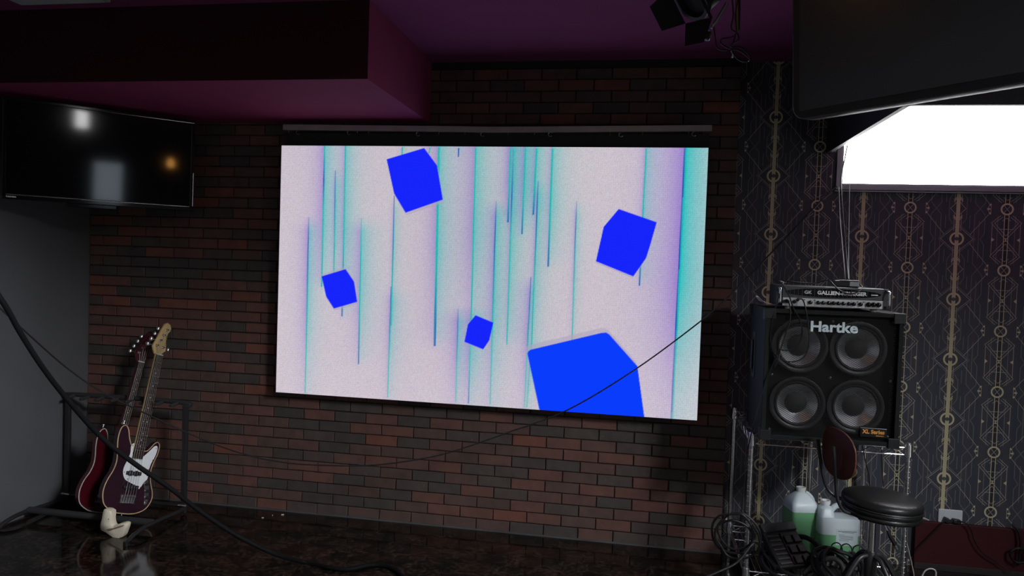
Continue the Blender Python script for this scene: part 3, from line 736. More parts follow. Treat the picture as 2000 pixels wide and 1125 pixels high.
# ---- cream swan-neck foot on the floor below the basses
fo = onZ(224, 1050, 0)
m_cream = mat('cream_plastic', (.62, .56, .44), .45, noise=.1)
ft = thing('cream_bracket', 'cream plastic hook-shaped bracket standing on the floor under the basses', 'bracket', (fo[0], fo[1], 0))
l0 = np.array(ft.location); PQ = lambda x, y, Y: onY(x, y, Y)-l0
YC0 = fo[1]+.004
def traced(px, y0, y1, ch):     # outline in the bracket's own upright plane, with real thickness
    q = [PQ(x, y, YC0) for x, y in px]; o2 = cspline([(p_[0], p_[2]) for p_ in q], 2)
    if sum(o2[i-1][0]*o2[i][1]-o2[i][0]*o2[i-1][1] for i in range(len(o2))) < 0: o2 = o2[::-1]
    b = MB().prism(o2, y0, y1, ch)
    for v in b.bm.verts: v.co = Vector((v.co.x, YC0-l0[1]+v.co.z, max(0, v.co.y)))
    return b
cup = traced([(203, 995), (217, 1000), (216.6, 1014), (218.3, 1025), (223, 1027.7), (232, 1023.5), (242, 1022), (246.4, 1026.5), (243, 1037.7), (238, 1049.5), (229.5, 1053), (220.8, 1050), (207, 1040.5), (197, 1035), (196, 1024), (199, 1011.5)], -.004, .045, .004).build('body', m_cream, ft, True, 60)
traced([(208, 1034), (214, 1032), (222, 1031), (232, 1027.5), (242, 1025), (243, 1026.5), (234, 1030.5), (222, 1034), (214, 1037)], -.0052, -.0035, 0).build('cup_shade_strip', mat('cup_shade', (.20, .13, .10), .6), cup)  # flat dark strip, its colour stands for the shade inside the cup
MB().cyl(PQ(212, 1014, YC0+.01), PQ(212, 1014, YC0-.006), .003, 8).build('screw', m_blackmetal, ft)

# ================================================================== WIRE SHELF UNIT
shx0, shx1, shy0, shy1 = .585, 1.300, 3.69, 4.335; ZT, ZL = .832, .165
sh_ = thing('wire_shelf', 'chrome wire shelving unit carrying the bass cabinet', 'shelf', ((shx0+shx1)/2, (shy0+shy1)/2, 0))
lx, ly = sh_.location.x, sh_.location.y; hx, hy = (shx1-shx0)/2, (shy1-shy0)/2
def post_mesh(name, x, y, z1):
    b = MB().cyl((x, y, .012), (x, y, z1), .0125, 14)
    z = .05
    while z < z1-.06: b.lathe([(.0125, 0), (.0140, .0008), (.0140, .0022), (.0125, .003)], 12, (x, y, z)); z += .0254
    b.lathe([(.0125, 0), (.011, .006), (.001, .008)], 12, (x, y, z1))
    p = b.build('post', m_chrome, sh_, True, 30)
    MB().lathe([(.001, 0), (.016, 0), (.016, .008), (.008, .012), (.008, .03)], 12, (x, y, 0)).build('levelling_foot', m_rubber, p, True)
for x in (-hx, hx):
    for y in (-hy, hy): post_mesh('post', x, y, ZT+.012)
post_mesh('post', 1.008-lx, hy-.02, ZT-.03)
for z in (ZT, ZL):
    shelf = MB()
    for (a, b_) in (((-hx, -hy), (hx, -hy)), ((hx, -hy), (hx, hy)), ((hx, hy), (-hx, hy)), ((-hx, hy), (-hx, -hy))):
        shelf.cyl((*a, z-.006), (*b_, z-.006), .0032, 8).cyl((*a, z-.040), (*b_, z-.040), .0032, 8)
    deck = shelf.build('deck_frame', m_chrome, sh_, True)
    for (a, b_) in (((-hx, -hy), (hx, -hy)), ((hx, -hy), (hx, hy)), ((hx, hy), (-hx, hy)), ((-hx, hy), (-hx, -hy))):
        A, Bv = Vector((*a, 0)), Vector((*b_, 0)); L_ = (Bv-A).length; nz = int(L_/.05); pts = []
        for k in range(nz+1): pts.append(A+(Bv-A)*(.03+.94*k/nz)+Vector((0, 0, z-.008 if k % 2 else z-.038)))
        MB().tube(pts, .0022, 6).build('zigzag_wire', m_chrome, deck)
    for k in range(26):
        x = -hx+.02+(2*hx-.04)*k/25; MB().cyl((x, -hy, z-.002), (x, hy, z-.002), .0018, 6).build('wire', m_chrome, deck)
    for y in (-.1, .1): MB().cyl((-hx, y, z-.006), (hx, y, z-.006), .003, 6).build('cross_wire', m_chrome, deck)
    for x in (-hx, hx):
        for y in (-hy, hy): MB().lathe([(.0128, -.046), (.020, -.046), (.0175, .010), (.0128, .010)], 16, (x, y, z)).build('corner_sleeve', m_chrome, deck, True)

# ================================================================== BASS CABINET
cb_ = thing('bass_cabinet', 'black bass speaker cabinet with four silver cones behind a metal grille', 'speaker cabinet', (.917, 3.6, ZT))
CWd, CH, CD = .612, .632, .46
m_carpet = mat('black_vinyl', (.006, .007, .007), .7, spec=.25, bump=.5, bscale=300)
b = MB(); t_ = .02
b.box((-CWd/2+t_/2, CD/2, CH/2+.006), (t_, CD, CH-.008), bevel=.003).box((CWd/2-t_/2, CD/2, CH/2+.006), (t_, CD, CH-.008), bevel=.003)
b.box((0, CD/2, .012+t_/2), (CWd-.002, CD, t_), bevel=.003).box((0, CD/2, CH-t_/2), (CWd-.002, CD, t_), bevel=.003)
b.box((0, CD-.01, CH/2), (CWd-.01, .02, CH-.02))
b.build('enclosure', m_carpet, cb_)
m_baffle = mat('baffle_black', (.004, .004, .0045), .8, spec=.2)
MB().box((0, .088, CH/2+.005), (CWd-.036, .02, CH-.04)).build('baffle', m_baffle, cb_)
m_cone = mat('aluminium_cone', (.92, .94, .96), .33, 1., rvar=.05, nscale=60)
for sx in (-1, 1):
    for sz in (-1, 1):
        cx = sx*.131-.008; cz = CH/2+sz*.138+.004
        sp_ = MB().lathe([(.128, .078), (.128, .036), (.118, .034), (.106, .040), (.104, .044)], 40, (cx, 0, cz), (0, 1, 0)).build('speaker', m_black, cb_, True)
        MB().lathe([(.106, .040), (.101, .033), (.095, .036), (.092, .040)], 40, (cx, 0, cz), (0, 1, 0)).build('surround', mat('surround_rubber', (.012, .012, .013), .6), sp_, True)
        MB().lathe([(.093, .038), (.085, .045), (.072, .056), (.060, .067), (.050, .074)], 48, (cx, 0, cz), (0, 1, 0)).build('cone', m_cone, sp_, True)
        MB().lathe([(.052, .073), (.045, .060), (.030, .052), (.012, .049), (.001, .0485)], 32, (cx, 0, cz), (0, 1, 0)).build('dust_cap', mat('dust_cap_black', (.012, .012, .012), .7), sp_, True)
# perforated grille: thin crossing ribbons
gr = MB(); gw, gz0, gz1 = CWd/2-.022, .034, CH-.022; yy = .020; pit = .0078; wr = .0007
for sgn in (-1, 1):
    k = -120
    while k < 220:
        # lines  x*sgn*tan + z = c, slope 30 deg
        c0 = gz0+k*pit*1.155; sl = math.tan(math.radians(30))*sgn
        pts = []
        for x in (-gw, gw):
            z = c0+sl*(x); 
            if gz0 <= z <= gz1: pts.append((x, z))
        for z in (gz0, gz1):
            x = (z-c0)/sl
            if -gw < x < gw: pts.append((x, z))
        k += 1
        if len(pts) < 2: continue
        (xa, za), (xb, zb) = sorted(pts)[0], sorted(pts)[-1]
        d = Vector((xb-xa, zb-za)); 
        if d.length < .01: continue
        n = Vector((-d.y, d.x)).normalized()*wr; e = sgn*.0002
        gr.quad((xa+n.x, yy+e, za+n.y), (xb+n.x, yy+e, zb+n.y), (xb-n.x, yy+e, zb-n.y), (xa-n.x, yy+e, za-n.y))
g_ = gr.build('grille', mat('grille_black', (.005, .005, .006), .55, spec=.3), cb_); tag(g_, kind='stuff')
for x, z in [(-gw+.02, gz0+.02), (gw-.02, gz0+.02), (-gw+.02, gz1-.02), (gw-.02, gz1-.02), (0, CH/2), (0, CH-.05), (0, .05), (-gw+.02, CH/2), (gw-.02, CH/2)]:
    MB().lathe([(.006, 0), (.006, .003), (.003, .004), (.001, .003)], 10, (x, yy-.001, z), (0, -1, 0)).build('grille_screw', m_blackmetal, cb_, True)
for sx in (-1, 1):
    for z in (0, 1):
        for y in (0, 1):
            zz = CH-.002 if z else .008; b = MB(); q = -1 if z else 1
            b.box((sx*(CWd/2-.020), y*CD-(-.024 if not y else .024), zz), (.050, .056, .008), bevel=.002).box((sx*(CWd/2+.001), y*CD-(-.024 if not y else .024), zz+q*.024), (.008, .056, .054), bevel=.002)
            b.box((sx*(CWd/2-.020), y*CD+(-.002 if not y else .002), zz+q*.020), (.050, .008, .048), bevel=.002)
            b.build('corner_guard', mat('corner_plastic', (.012, .013, .014), .45, spec=.3), cb_)
hd = MB().box((-CWd/2-.001, .30, CH*.60), (.006, .085, .235), bevel=.002).build('side_handle', mat('handle_plate', (.022, .026, .028), .45), cb_)
MB().box((-CWd/2-.004, .30, CH*.60), (.003, .04, .185)).build('handle_recess', mat('recess_black', (.002, .002, .002), .8), hd)
MB().box((-CWd/2-.009, .30, CH*.60), (.012, .026, .15), bevel=.004).build('grip', m_black, hd)
text('logo', 'Hartke', .067, mat('logo_pale_blue', (.62, .72, .76), .35), cb_, (.004, .016, CH-.078), None, 1.12, .0019, .003)
bd = MB().box((.200, .014, .070), (.118, .006, .044), bevel=.002).build('badge', mat('badge_black', (.006, .006, .006), .3), cb_)
text('badge_lettering', 'XL Series', .026, mat('badge_orange', (.62, .26, .05), .4), bd, (.200, .0105, .074), None, .95, .0010, .0005)
MB().box((.228, .0106, .057), (.034, .0008, .0035)).build('badge_line', mat('badge_orange', (.62, .26, .05)), bd)

# ================================================================== AMPLIFIER HEAD
AX0, AX1, AZ0 = .690, 1.150, ZT+CH+.0
am = thing('amplifier_head', 'black and silver bass amplifier head with knobs sitting on the cabinet', 'amplifier', ((AX0+AX1)/2, 3.665, AZ0), math.radians(1.0))
aw = AX1-AX0; ah = .098; fz = .014
m_dgrey = mat('amp_grey', (.055, .057, .06), .4, .3)
m_apanel = mat('amp_silver', (.48, .49, .50), .42, .2)
MB().box((0, .15, fz+ah/2), (aw, .30, ah), bevel=.003).build('chassis', m_black, am)
MB().box((0, -.003, fz+ah*.70), (aw-.004, .006, ah*.56), bevel=.002).build('upper_panel', m_dgrey, am)
ell = [(.47*aw*math.cos(a), .021*math.sin(a)) for a in np.linspace(0, 2*math.pi, 41)[:-1]]
b = MB().prism([(x*(1), z) for x, z in ell], 0, .002); 
for v in b.bm.verts: v.co = Vector((v.co.x, -.0068-v.co.z, fz+ah*.70+v.co.y))
vent = b.build('vent_grille', m_blackgl, am)
for k in range(22):
    x = -.42*aw+k*.84*aw/21; hgt = .019*math.sqrt(max(0, 1-(x/(.47*aw))**2))
    MB().box((x, -.0092, fz+ah*.70), (.0016, .0016, hgt*1.9)).build('vent_slat', m_dgrey, vent)
text('brand_lettering', 'GALLIEN-KRUEGER', .0235, mat('lettering_white', (.8, .8, .8), .4), am, (.040, -.0105, fz+ah*.70), None, 1.10, .0010, .0004)
text('monogram', 'GK', .020, mat('lettering_white', (.8, .8, .8)), am, (-.113, -.0105, fz+ah*.70), None, 1.2, .0005, .0004)
MB().box((.186, -.0100, fz+ah*.68), (.030, .001, .0045)).build('model_plate', mat('lettering_white', (.8, .8, .8)), am)
MB().box((0, -.004, fz+ah*.215), (aw-.004, .008, ah*.40), bevel=.002).build('control_panel', m_apanel, am)
kx = [.205, .25, .30, .365, .405, .445, .487, .527, .568, .61, .652, .705, .765, .805, .845]
kx = [.11, .165, .30, .365, .405, .45, .49, .53, .57, .615, .655, .71, .775, .815, .855]
for i, u_ in enumerate(kx):
    x = -aw/2+aw*(u_-.065)/.835; r_ = .0115 if i > 11 else .0095
    kb = MB().lathe([(r_, 0), (r_*.95, .010), (r_*.8, .013), (.001, .013)], 16, (x, -.008, fz+ah*.22), (0, -1, 0)).build('knob', m_blackgl, am, True)
    MB().box((x+.002, -.0215, fz+ah*.22+.004), (.0014, .001, .006)).build('pointer', m_white, kb)
for u_ in (.335, .685, .735, .25): MB().box((-aw/2+aw*(u_-.065)/.835, -.009, fz+ah*.33), (.008, .004, .004)).build('switch', m_black, am)
for u_ in (.19, .335, .47, .635, .75): MB().box((-aw/2+aw*(u_-.065)/.835, -.0084, fz+ah*.215), (.0012, .001, ah*.36)).build('panel_line', m_dgrey, am)
for s_ in (-1, 1):
    er = MB().box((s_*(aw/2+.012), .006, fz+ah/2), (.026, .006, ah-.004), bevel=.001).build('rack_ear', m_black, am)
    MB().tube(spline([(s_*(aw/2+.014), .004, fz+.012), (s_*(aw/2+.014), -.030, fz+.016), (s_*(aw/2+.014), -.036, fz+ah*.3), (s_*(aw/2+.014), -.036, fz+ah*.7), (s_*(aw/2+.014), -.030, fz+ah-.016), (s_*(aw/2+.014), .004, fz+ah-.012)], 5), .0062, 10).build('handle', m_chrome, am, True)
    for y in (.025, .27): MB().lathe([(.001, 0), (.013, 0), (.015, .014)], 12, (s_*(aw/2-.035), y, 0)).build('foot', mat('foot_grey', (.4, .34, .33), .5), am, True)
ATOP = AZ0+fz+ah

# ---- things lying on the amplifier
ad = thing('power_adapter', 'grey and black adapter box lying on top of the amplifier', 'adapter', (onY(1655, 556, 3.72)[0], 3.74, ATOP), math.radians(-14))
MB().box((0, 0, .017), (.115, .08, .033), Matrix.Identity(3), .008).build('case', mat('adapter_black', (.03, .03, .032), .35), ad)
MB().box((.012, -.004, .034), (.085, .07, .004), bevel=.0015).build('lid', mat('adapter_silver', (.55, .56, .56), .35), ad)
MB().box((.035, -.041, .017), (.04, .003, .022), bevel=.001).build('front_plate', mat('adapter_plate', (.38, .42, .42), .4), ad)
def cable(name, label, pts, r, m=None, cat='cable', sub=6, n=7, group=None):
    return tag(MB().tube(spline(pts, sub), r, n).build(name, m or m_rubber, None, True), label, cat, group)
P = lambda x, y, Y: onY(x, y, Y)
YC = 3.60
cable('audio_cable', 'black cable loosely draped along the top of the amplifier', [P(1520, 549, 3.72), P(1538, 549, 3.70), P(1560, 552, 3.70), P(1590, 553, 3.71), P(1610, 548, 3.70), P(1620, 548, 3.66), P(1628, 556, 3.64), P(1640, 567, 3.645), P(1660, 574, 3.645), P(1678, 569, 3.65), P(1684, 561, 3.68), P(1680, 556, 3.70)], .0032)
cable('audio_cable', 'long black instrument lead looping from the amplifier down over the upper left cone',
      [P(1531, 588, 3.65), P(1538, 586, 3.62), P(1543, 600, YC), P(1543, 625, YC), P(1535, 650, YC-.005), P(1524, 684, YC-.005), P(1519, 705, YC-.01), P(1513, 716, YC-.01), P(1520, 684, YC-.01), P(1530, 684, YC-.01), P(1545, 683, YC-.01), P(1560, 672, YC-.01), P(1567, 650, YC-.01), P(1562, 625, YC-.01), P(1549, 600, YC-.008), P(1540, 575, 3.62), P(1526, 552, 3.635), P(1522, 549, 3.67), P(1534, 553, 3.70)], .0032)
cable('audio_cable', 'thin black lead hanging in a long loop in front of the upper left cone',
      [P(1561, 584, 3.645), P(1568, 586, 3.62), P(1574, 605, YC), P(1579, 640, YC), P(1580, 670, YC-.004), P(1572, 695, YC-.006), P(1553, 706, YC-.006), P(1530, 704, YC-.006), P(1512, 690, YC-.006), P(1505, 664, YC-.006), P(1507, 635, YC-.005), P(1512, 610, YC-.004), P(1520, 585, 3.615), P(1527, 560, 3.635), P(1530, 552, 3.68)], .0030)
cable('speaker_cable', 'thin black cable running down the left front edge of the bass cabinet', [P(1514, 700, YC-.012), P(1508, 715, YC-.012), P(1495, 750, YC-.012), P(1483, 790, YC-.012), P(1472, 830, YC-.012), P(1464, 862, 3.65), P(1458, 900, 3.67), P(1452, 960, 3.67), P(1446, 1020, 3.67)], .0026)
for nm, lb, q in (('jack_plug', 'black jack plug pushed into the amplifier left input', (1533, 587)), ('jack_plug', 'black jack plug in the second amplifier input', (1560, 584))):
    p0_ = P(*q, 3.664); tag(MB().cyl(p0_, p0_+np.array([-.012, -.035, -.004]), .007, 10).build(nm, m_black), lb, 'plug')
rag = MB()
pts = spline([P(1478, 580, 3.66), P(1487, 587, 3.66), P(1498, 592, 3.665), P(1512, 596, 3.68), P(1530, 599, 3.70)], 5)
prev = None
for i, p_ in enumerate(pts):
    wv = .012*math.sin(math.pi*min(1, (i+1)/8)); a_ = rag.bm.verts.new(Vector(p_)+Vector((0, -.010, wv*.5))); c_ = rag.bm.verts.new(Vector(p_)+Vector((0, .03, wv*.5+.004))); e_ = rag.bm.verts.new(Vector(p_)+Vector((0, .01, -wv*.6)))
    if prev:
        rag.bm.faces.new((prev[0], prev[1], c_, a_)); rag.bm.faces.new((prev[0], a_, e_, prev[2])); rag.bm.faces.new((prev[1], prev[2], e_, c_))
    prev = (a_, c_, e_)
tag(rag.build('cloth_strip', mat('pink_cloth', (.55, .42, .42), .8), None, True, 80), 'pinkish white cloth strip poking out under the amplifier left end', 'cloth')

# ---- hanging cables at the window
for lb, ps, r_ in (('leftmost thin black cable hanging from window sill to amplifier', [(1638, 366), (1640, 420), (1645, 480), (1651, 548)], .0030),
                   ('middle thin black cable hanging from window corner to amplifier', [(1655, 284), (1650, 310), (1644, 340), (1643, 370), (1647, 430), (1653, 500), (1657, 546)], .0034),
                   ('rightmost thin dark cable hanging straight from window sill to amplifier', [(1659, 358), (1658, 420), (1657, 500), (1658, 546)], .0026)):
    k = len(ps); ys = [4.36-(.62)*(i/(k-1))**1.5 for i in range(k)]
    cable('hanging_cable', lb, [P(a, b_, Y) for (a, b_), Y in zip(ps, ys)], r_)

# ================================================================== STOOL
so = onY(1705, 1003, 3.42); stl = thing('stool', 'round black padded stool with wooden backrest in front of the wire shelf', 'stool', (so[0], 3.42, 0))
l0 = np.array(stl.location); Q = lambda x, y, Y: onY(x, y, Y)-l0
m_vinyl = mat('seat_vinyl', (.008, .009, .009), .36, spec=.35, bump=.2, bscale=120)
zs = so[2]
seat = MB().lathe([(.001, .0), (.150, .0), (.160, .006), (.163, .014), (.158, .022), (.163, .030), (.164, .040), (.159, .046), (.164, .054), (.165, .066), (.158, .078), (.140, .086), (.10, .091), (.05, .0925), (.001, .093)], 48, (.006, 0, zs-.002)).build('seat', m_vinyl, stl, True, 60)
seat.rotation_euler = (0, math.radians(2.5), 0)
MB().lathe([(.164, .045), (.1655, .048), (.164, .051)], 48, (.006, 0, zs-.002)).build('piping', m_black, seat, True)
MB().cyl((0, 0, .36), (0, 0, zs), .0150, 20).build('gas_column', m_chrome, stl, True)
MB().lathe([(.022, .26), (.026, .30), (.026, .40), (.019, .415), (.016, .415)], 20).build('hub', m_blackmetal, stl, True)
MB().box((0, 0, zs-.006), (.16, .16, .008), bevel=.002).build('seat_plate', m_blackmetal, stl)
for k in range(4):
    a = math.radians(25+90*k); d = np.array([math.cos(a), math.sin(a), 0])
    lg = MB().tube(spline([d*.02+np.array([0, 0, .395]), d*.07+np.array([0, 0, .375]), d*.15+np.array([0, 0, .25]), d*.215+np.array([0, 0, .05]), d*.225+np.array([0, 0, .012])], 5), .0105, 10).build('leg', m_blackmetal, stl, True)
    MB().cyl(d*.225, d*.225+np.array([0, 0, .025]), .015, 10).build('rubber_tip', m_rubber, lg)
near = [Q(1628, 872, 3.34), Q(1631, 910, 3.34), Q(1633, 950, 3.34), Q(1637, 978, 3.34), Q(1648, 997, 3.345), Q(1668, 1004, 3.36), Q(1692, 1006, 3.40)]
far = [Q(1597, 858, 3.52), Q(1602, 895, 3.52), Q(1608, 930, 3.52), Q(1615, 952, 3.52), Q(1630, 968, 3.51), Q(1655, 978, 3.49), Q(1690, 984, 3.46)]
for pp in (near, far): MB().tube(spline(pp, 6), .0075, 10).build('back_bar', m_blackmetal, stl, True)
# backrest: curved oval board between the bars
ef, en = Q(1603, 868, 3.53), Q(1662, 902, 3.26); c0 = (ef+en)/2; dv = en-ef; dv[2] = 0; hl = np.linalg.norm(dv)/2+.012; dv /= np.linalg.norm(dv); nv = np.array([-dv[1], dv[0], 0])
if nv[0] < 0: nv = -nv
b = MB(); rings = []
NU, NR = 28, 6
for side, off in ((0, 0.010), (1, 0.024)):
    rows = []
    for ir in range(NR+1):
        rr_ = ir/NR; row = []
        for k in range(NU):
            a = 2*math.pi*k/NU; ca, sa = math.cos(a), math.sin(a)
            s_ = math.copysign(abs(ca)**.8, ca)*hl*rr_; h_ = math.copysign(abs(sa)**.8, sa)*.108*rr_
            ed = .004*max(0, (rr_-.85)/.15)*(1 if side == 0 else -1)
            p_ = c0+dv*s_+np.array([0, 0, h_])+nv*(off-.012+ed+.5*s_*s_)
            row.append(b.bm.verts.new(p_))
        rows.append(row)
    for ir in range(NR):
        for k in range(NU):
            try: b.bm.faces.new((rows[ir][k], rows[ir][(k+1) % NU], rows[ir+1][(k+1) % NU], rows[ir+1][k]))
            except ValueError: pass
    rings.append(rows[-1])
for k in range(NU): b.bm.faces.new((rings[0][k], rings[0][(k+1) % NU], rings[1][(k+1) % NU], rings[1][k]))
bmesh.ops.remove_doubles(b.bm, verts=b.bm.verts[:], dist=1e-5)
b.build('backrest', mat('red_brown_wood', (.095, .028, .015), .55, spec=.25, noise=.35, nscale=18), stl, True, 50)

# ================================================================== JUGS
m_jug = mat('milky_plastic', (.60, .68, .72), .35)
m_green = mat('green_liquid', (.17, .42, .21), .35, noise=.1, nscale=8)
def rrect(w, d, r, n=4):
    o = []
    for cx, cy, a0 in ((w/2-r, -d/2+r, -90), (w/2-r, d/2-r, 0), (-w/2+r, d/2-r, 90), (-w/2+r, -d/2+r, 180)):
        for k in range(n+1):
            a = math.radians(a0+90*k/n); o.append((cx+r*math.cos(a), cy+r*math.sin(a)))
    return o
def loft(rings, m, name, parent, cap=True, ang=45):
    b = MB(); rv = [[b.bm.verts.new(p) for p in r_] for r_ in rings]; n = len(rings[0])
    for i in range(len(rv)-1):
        for j in range(n): b.bm.faces.new((rv[i][j], rv[i][(j+1) % n], rv[i+1][(j+1) % n], rv[i+1][j]))
    if cap: b.bm.faces.new(rv[0][::-1]); b.bm.faces.new(rv[-1])
    return b.build(name, m, parent, True, ang)
def rings_of(spec, r=.02):
    out = []
    for w, d, z, ox, oy in spec: out.append([(x+ox, y+oy, z) for x, y in rrect(w, d, min(r, w*.49, d*.49))])
    return out
j1 = thing('jug', 'square-shouldered translucent jug three-quarters full of green liquid', 'jug', (.905, 4.03, ZL), math.radians(12))
W1 = .148
loft(rings_of([(W1-.01, W1-.01, 0, 0, 0), (W1, W1, .008, 0, 0), (W1, W1, .225, 0, 0)]), m_green, 'liquid_body', j1)
loft(rings_of([(W1, W1, .2252, 0, 0), (W1, W1, .245, 0, 0), (W1*.9, W1*.9, .268, -.002, 0), (.062, .062, .308, -.004, 0), (.046, .046, .315, -.004, 0)], .022), m_jug, 'upper_body', j1)
MB().tube(spline([(.062, 0, .245), (.060, 0, .275), (.038, 0, .300), (.018, 0, .312)], 5), .011, 10).build('handle', m_jug, j1, True)
MB().lathe([(.020, .311), (.020, .322), (.024, .323), (.024, .338), (.018, .338), (.018, .330), (.001, .330)], 20, (-.004, 0, 0)).build('neck', m_white, j1, True)
j2 = thing('jug', 'wide translucent jug with printed label half full of green liquid', 'jug', (1.072, 3.97, ZL), math.radians(6))
W2, D2 = .205, .12
loft(rings_of([(W2-.01, D2-.01, 0, 0, 0), (W2, D2, .008, 0, 0), (W2, D2, .138, 0, 0)], .025), m_green, 'liquid_body', j2)
loft(rings_of([(W2, D2, .1382, 0, 0), (W2, D2, .205, 0, 0), (W2*.97, D2*.96, .222, 0, 0)], .025), m_jug, 'upper_body', j2)
loft(rings_of([(.075, D2*.8, .218, -.062, 0), (.066, .075, .262, -.062, 0), (.044, .044, .272, -.062, 0)], .02), m_jug, 'shoulder', j2)
MB().tube(spline([(-.03, 0, .250), (-.005, 0, .273), (.045, 0, .272), (.082, 0, .258), (.086, 0, .225), (.08, 0, .205)], 6), .0145, 12).build('handle', m_jug, j2, True)
MB().lathe([(.020, .268), (.020, .280), (.024, .281), (.024, .299), (.018, .299), (.018, .288), (.001, .288)], 20, (-.062, 0, 0)).build('neck', m_white, j2, True)
lb_ = MB().box((.030, -D2/2-.0008, .130), (.108, .0012, .085)).build('label_sheet', mat('label_paper', (.52, .60, .63), .5), j2)
for i, (w_, x_, z_) in enumerate(((.092, .030, .160), (.060, .034, .154), (.030, .004, .142), (.070, .026, .136), (.070, .026, .130), (.062, .03, .124), (.070, .026, .118), (.05, .016, .112))):
    MB().box((x_, -D2/2-.0016, z_), (w_, .0006, .0032 if i == 0 else .0018)).build('print_line', mat('print_grey', (.10, .13, .15), .6), lb_)

# ================================================================== LOWER SHELF CLUTTER
pd0 = onY(1535, 1062, 3.80)
pdl = thing('effects_pedal', 'black multi-effects pedal board propped up on the lower shelf', 'effects pedal', (pd0[0], 3.80, ZL), math.radians(27))
Rt = Matrix.Rotation(math.radians(40), 3, 'X')
def tb(c, s, bev=.004): 
    c2 = Rt @ Vector(c)+Vector((0, 0, .085)); return MB().box(c2, s, Rt, bev)
tb((0, 0, 0), (.20, .21, .04), .008).build('case', m_black, pdl)
tb((0, .105, .016), (.20, .05, .03), .006).build('rear_hood', mat('pedal_hood', (.03, .031, .034), .3), pdl)
for r_ in range(3):
    for c_ in range(2):
        tb((.02+.05*c_, -.075+.055*r_, .024), (.042, .042, .014), .004).build('foot_switch', mat('switch_black', (.012, .012, .013), .35, spec=.3), pdl)
for r_ in range(7): tb((-.055, -.085+.024*r_, .022), (.07, .010, .006), .002).build('button_row', mat('button_grey', (.06, .06, .065), .3), pdl)
tb((-.012, -.015, .022), (.005, .17, .008), .001).build('trim_strip', m_blackgl, pdl)
def coil(name, label, c, axis, R_, turns, r, jit=.012, m=None, tail=None, ell=1.):
    ax = Vector(axis).normalized(); a = ax.orthogonal().normalized(); b_ = ax.cross(a); pts = []
    rs = random.Random(label)
    N_ = int(turns*12)
    for k in range(N_+1):
        t = 2*math.pi*k/12; rad = R_*(1+.22*math.sin(k*.37+rs.random()))
        pts.append(Vector(c)+a*(rad*math.cos(t))+b_*(rad*ell*math.sin(t))+ax*((k/N_-.5)*jit*turns+rs.uniform(-jit, jit)*.4))
    if tail: pts += [Vector(p_) for p_ in tail]
    return cable(name, label, [tuple(p_) for p_ in pts], r, m, 'cable', 4)
coil('cable_coil', 'coil of glossy black cable hanging on the front left shelf post', P(1437, 1045, 3.63), (.25, 1, .1), .095, 3.2, .0055, .012, None, [P(1470, 1062, 3.60), P(1440, 1098, 3.56), P(1400, 1118, 3.52), P(1350, 1140, 3.48)])
coil('cable_coil', 'flat coil of thick black cable lying on the lower shelf edge', (.80, 3.74, ZL+.035), (.1, -.25, 1), .12, 3.5, .0085, .010)
coil('cable_coil', 'tangled thick black cable heaped below the stool', (1.02, 3.72, ZL+.05), (.2, -.5, .8), .10, 3, .010, .016)
cable('thick_cable', 'thick black hose-like cable arching over the pedal beside the jugs', [P(1560, 1048, 3.90), P(1575, 1050, 3.88), P(1592, 1060, 3.86), P(1600, 1075, 3.85), P(1602, 1092, 3.84), P(1598, 1108, 3.82)], .0125, None, 'cable', 6, 10)
cable('thick_cable', 'thick dark cable curving up beneath the right jug', [P(1570, 1120, 3.72), P(1590, 1105, 3.72), P(1612, 1092, 3.74), P(1632, 1092, 3.76), P(1645, 1105, 3.76), P(1650, 1125, 3.75)], .013, mat('cable_grey', (.03, .03, .032), .4), 'cable', 6, 10)
# power strip with three plugs
ps0 = onY(1645, 1085, 3.84); pst = thing('power_strip', 'black power strip with plugs crowded in front of the right jug', 'power strip', (ps0[0], 3.84, ZL), math.radians(-5))
MB().box((0, 0, .022), (.17, .06, .044), bevel=.006).build('case', m_black, pst)
for i, xx in enumerate((-.055, -.01, .045)):
    pg_ = MB().box((xx, 0, .066), (.034, .034, .044), bevel=.008).build('plug', m_blackgl, pst)
    MB().tube(spline([(xx, 0, .085), (xx+.005, -.01, .115), (xx+.028, -.015, .128), (xx+.048, -.02, .108), (xx+.05, -.035, .05), (xx+.03, -.06, .01)], 5), .0034, 7).build('plug_lead', m_rubber, pg_, True)
for i in range(6):
    MB().box((-.07+.026*i, -.031, .022+.006*math.sin(i*2.)), (.012, .003, .02), Matrix.Rotation(.4*math.sin(i*1.7), 3, 'Y')).build('metal_contact', m_chrome, pst)

# ================================================================== RIGHT-HAND FLOOR CORNER
rbx = onY(1787, 1016, 4.385)
rbd = thing('red_board', 'dark red board standing against the wall under the socket', 'board', (rbx[0]+.6, 4.385, 0))
MB().box((0, 0, .134), (1.2, .025, .268), bevel=.004).build('panel', mat('red_board_paint', (.052, .008, .012), .6, spec=.25, noise=.2, nscale=7), rbd)
MB().box((0, -.016, .018), (1.2, .012, .036), bevel=.002).build('bottom_rail', mat('board_rail', (.02, .015, .015), .6), rbd)
oc = onY(1855, 1008, YF)
ol = thing('wall_socket', 'white wall socket plate with two black plugs above the red board', 'socket', (oc[0], YF, oc[2]))
MB().box((0, -.005, 0), (.125, .010, .078), bevel=.004).build('plate', mat('socket_white', (.62, .68, .70), .4), ol)
MB().box((-.024, -.020, -.018), (.032, .032, .026), Matrix.Rotation(.35, 3, 'Y'), .005).build('plug', m_black, ol)
MB().box((.026, -.022, -.020), (.046, .036, .026), Matrix.Rotation(.1, 3, 'Y'), .008).build('plug', m_black, ol)
cable('mains_cable', 'black mains lead running from the socket down left across the red board', [P(1846, 1016, 4.355), P(1838, 1026, 4.345), P(1818, 1046, 4.345), P(1798, 1066, 4.345), P(1786, 1080, 4.34)], .0036)
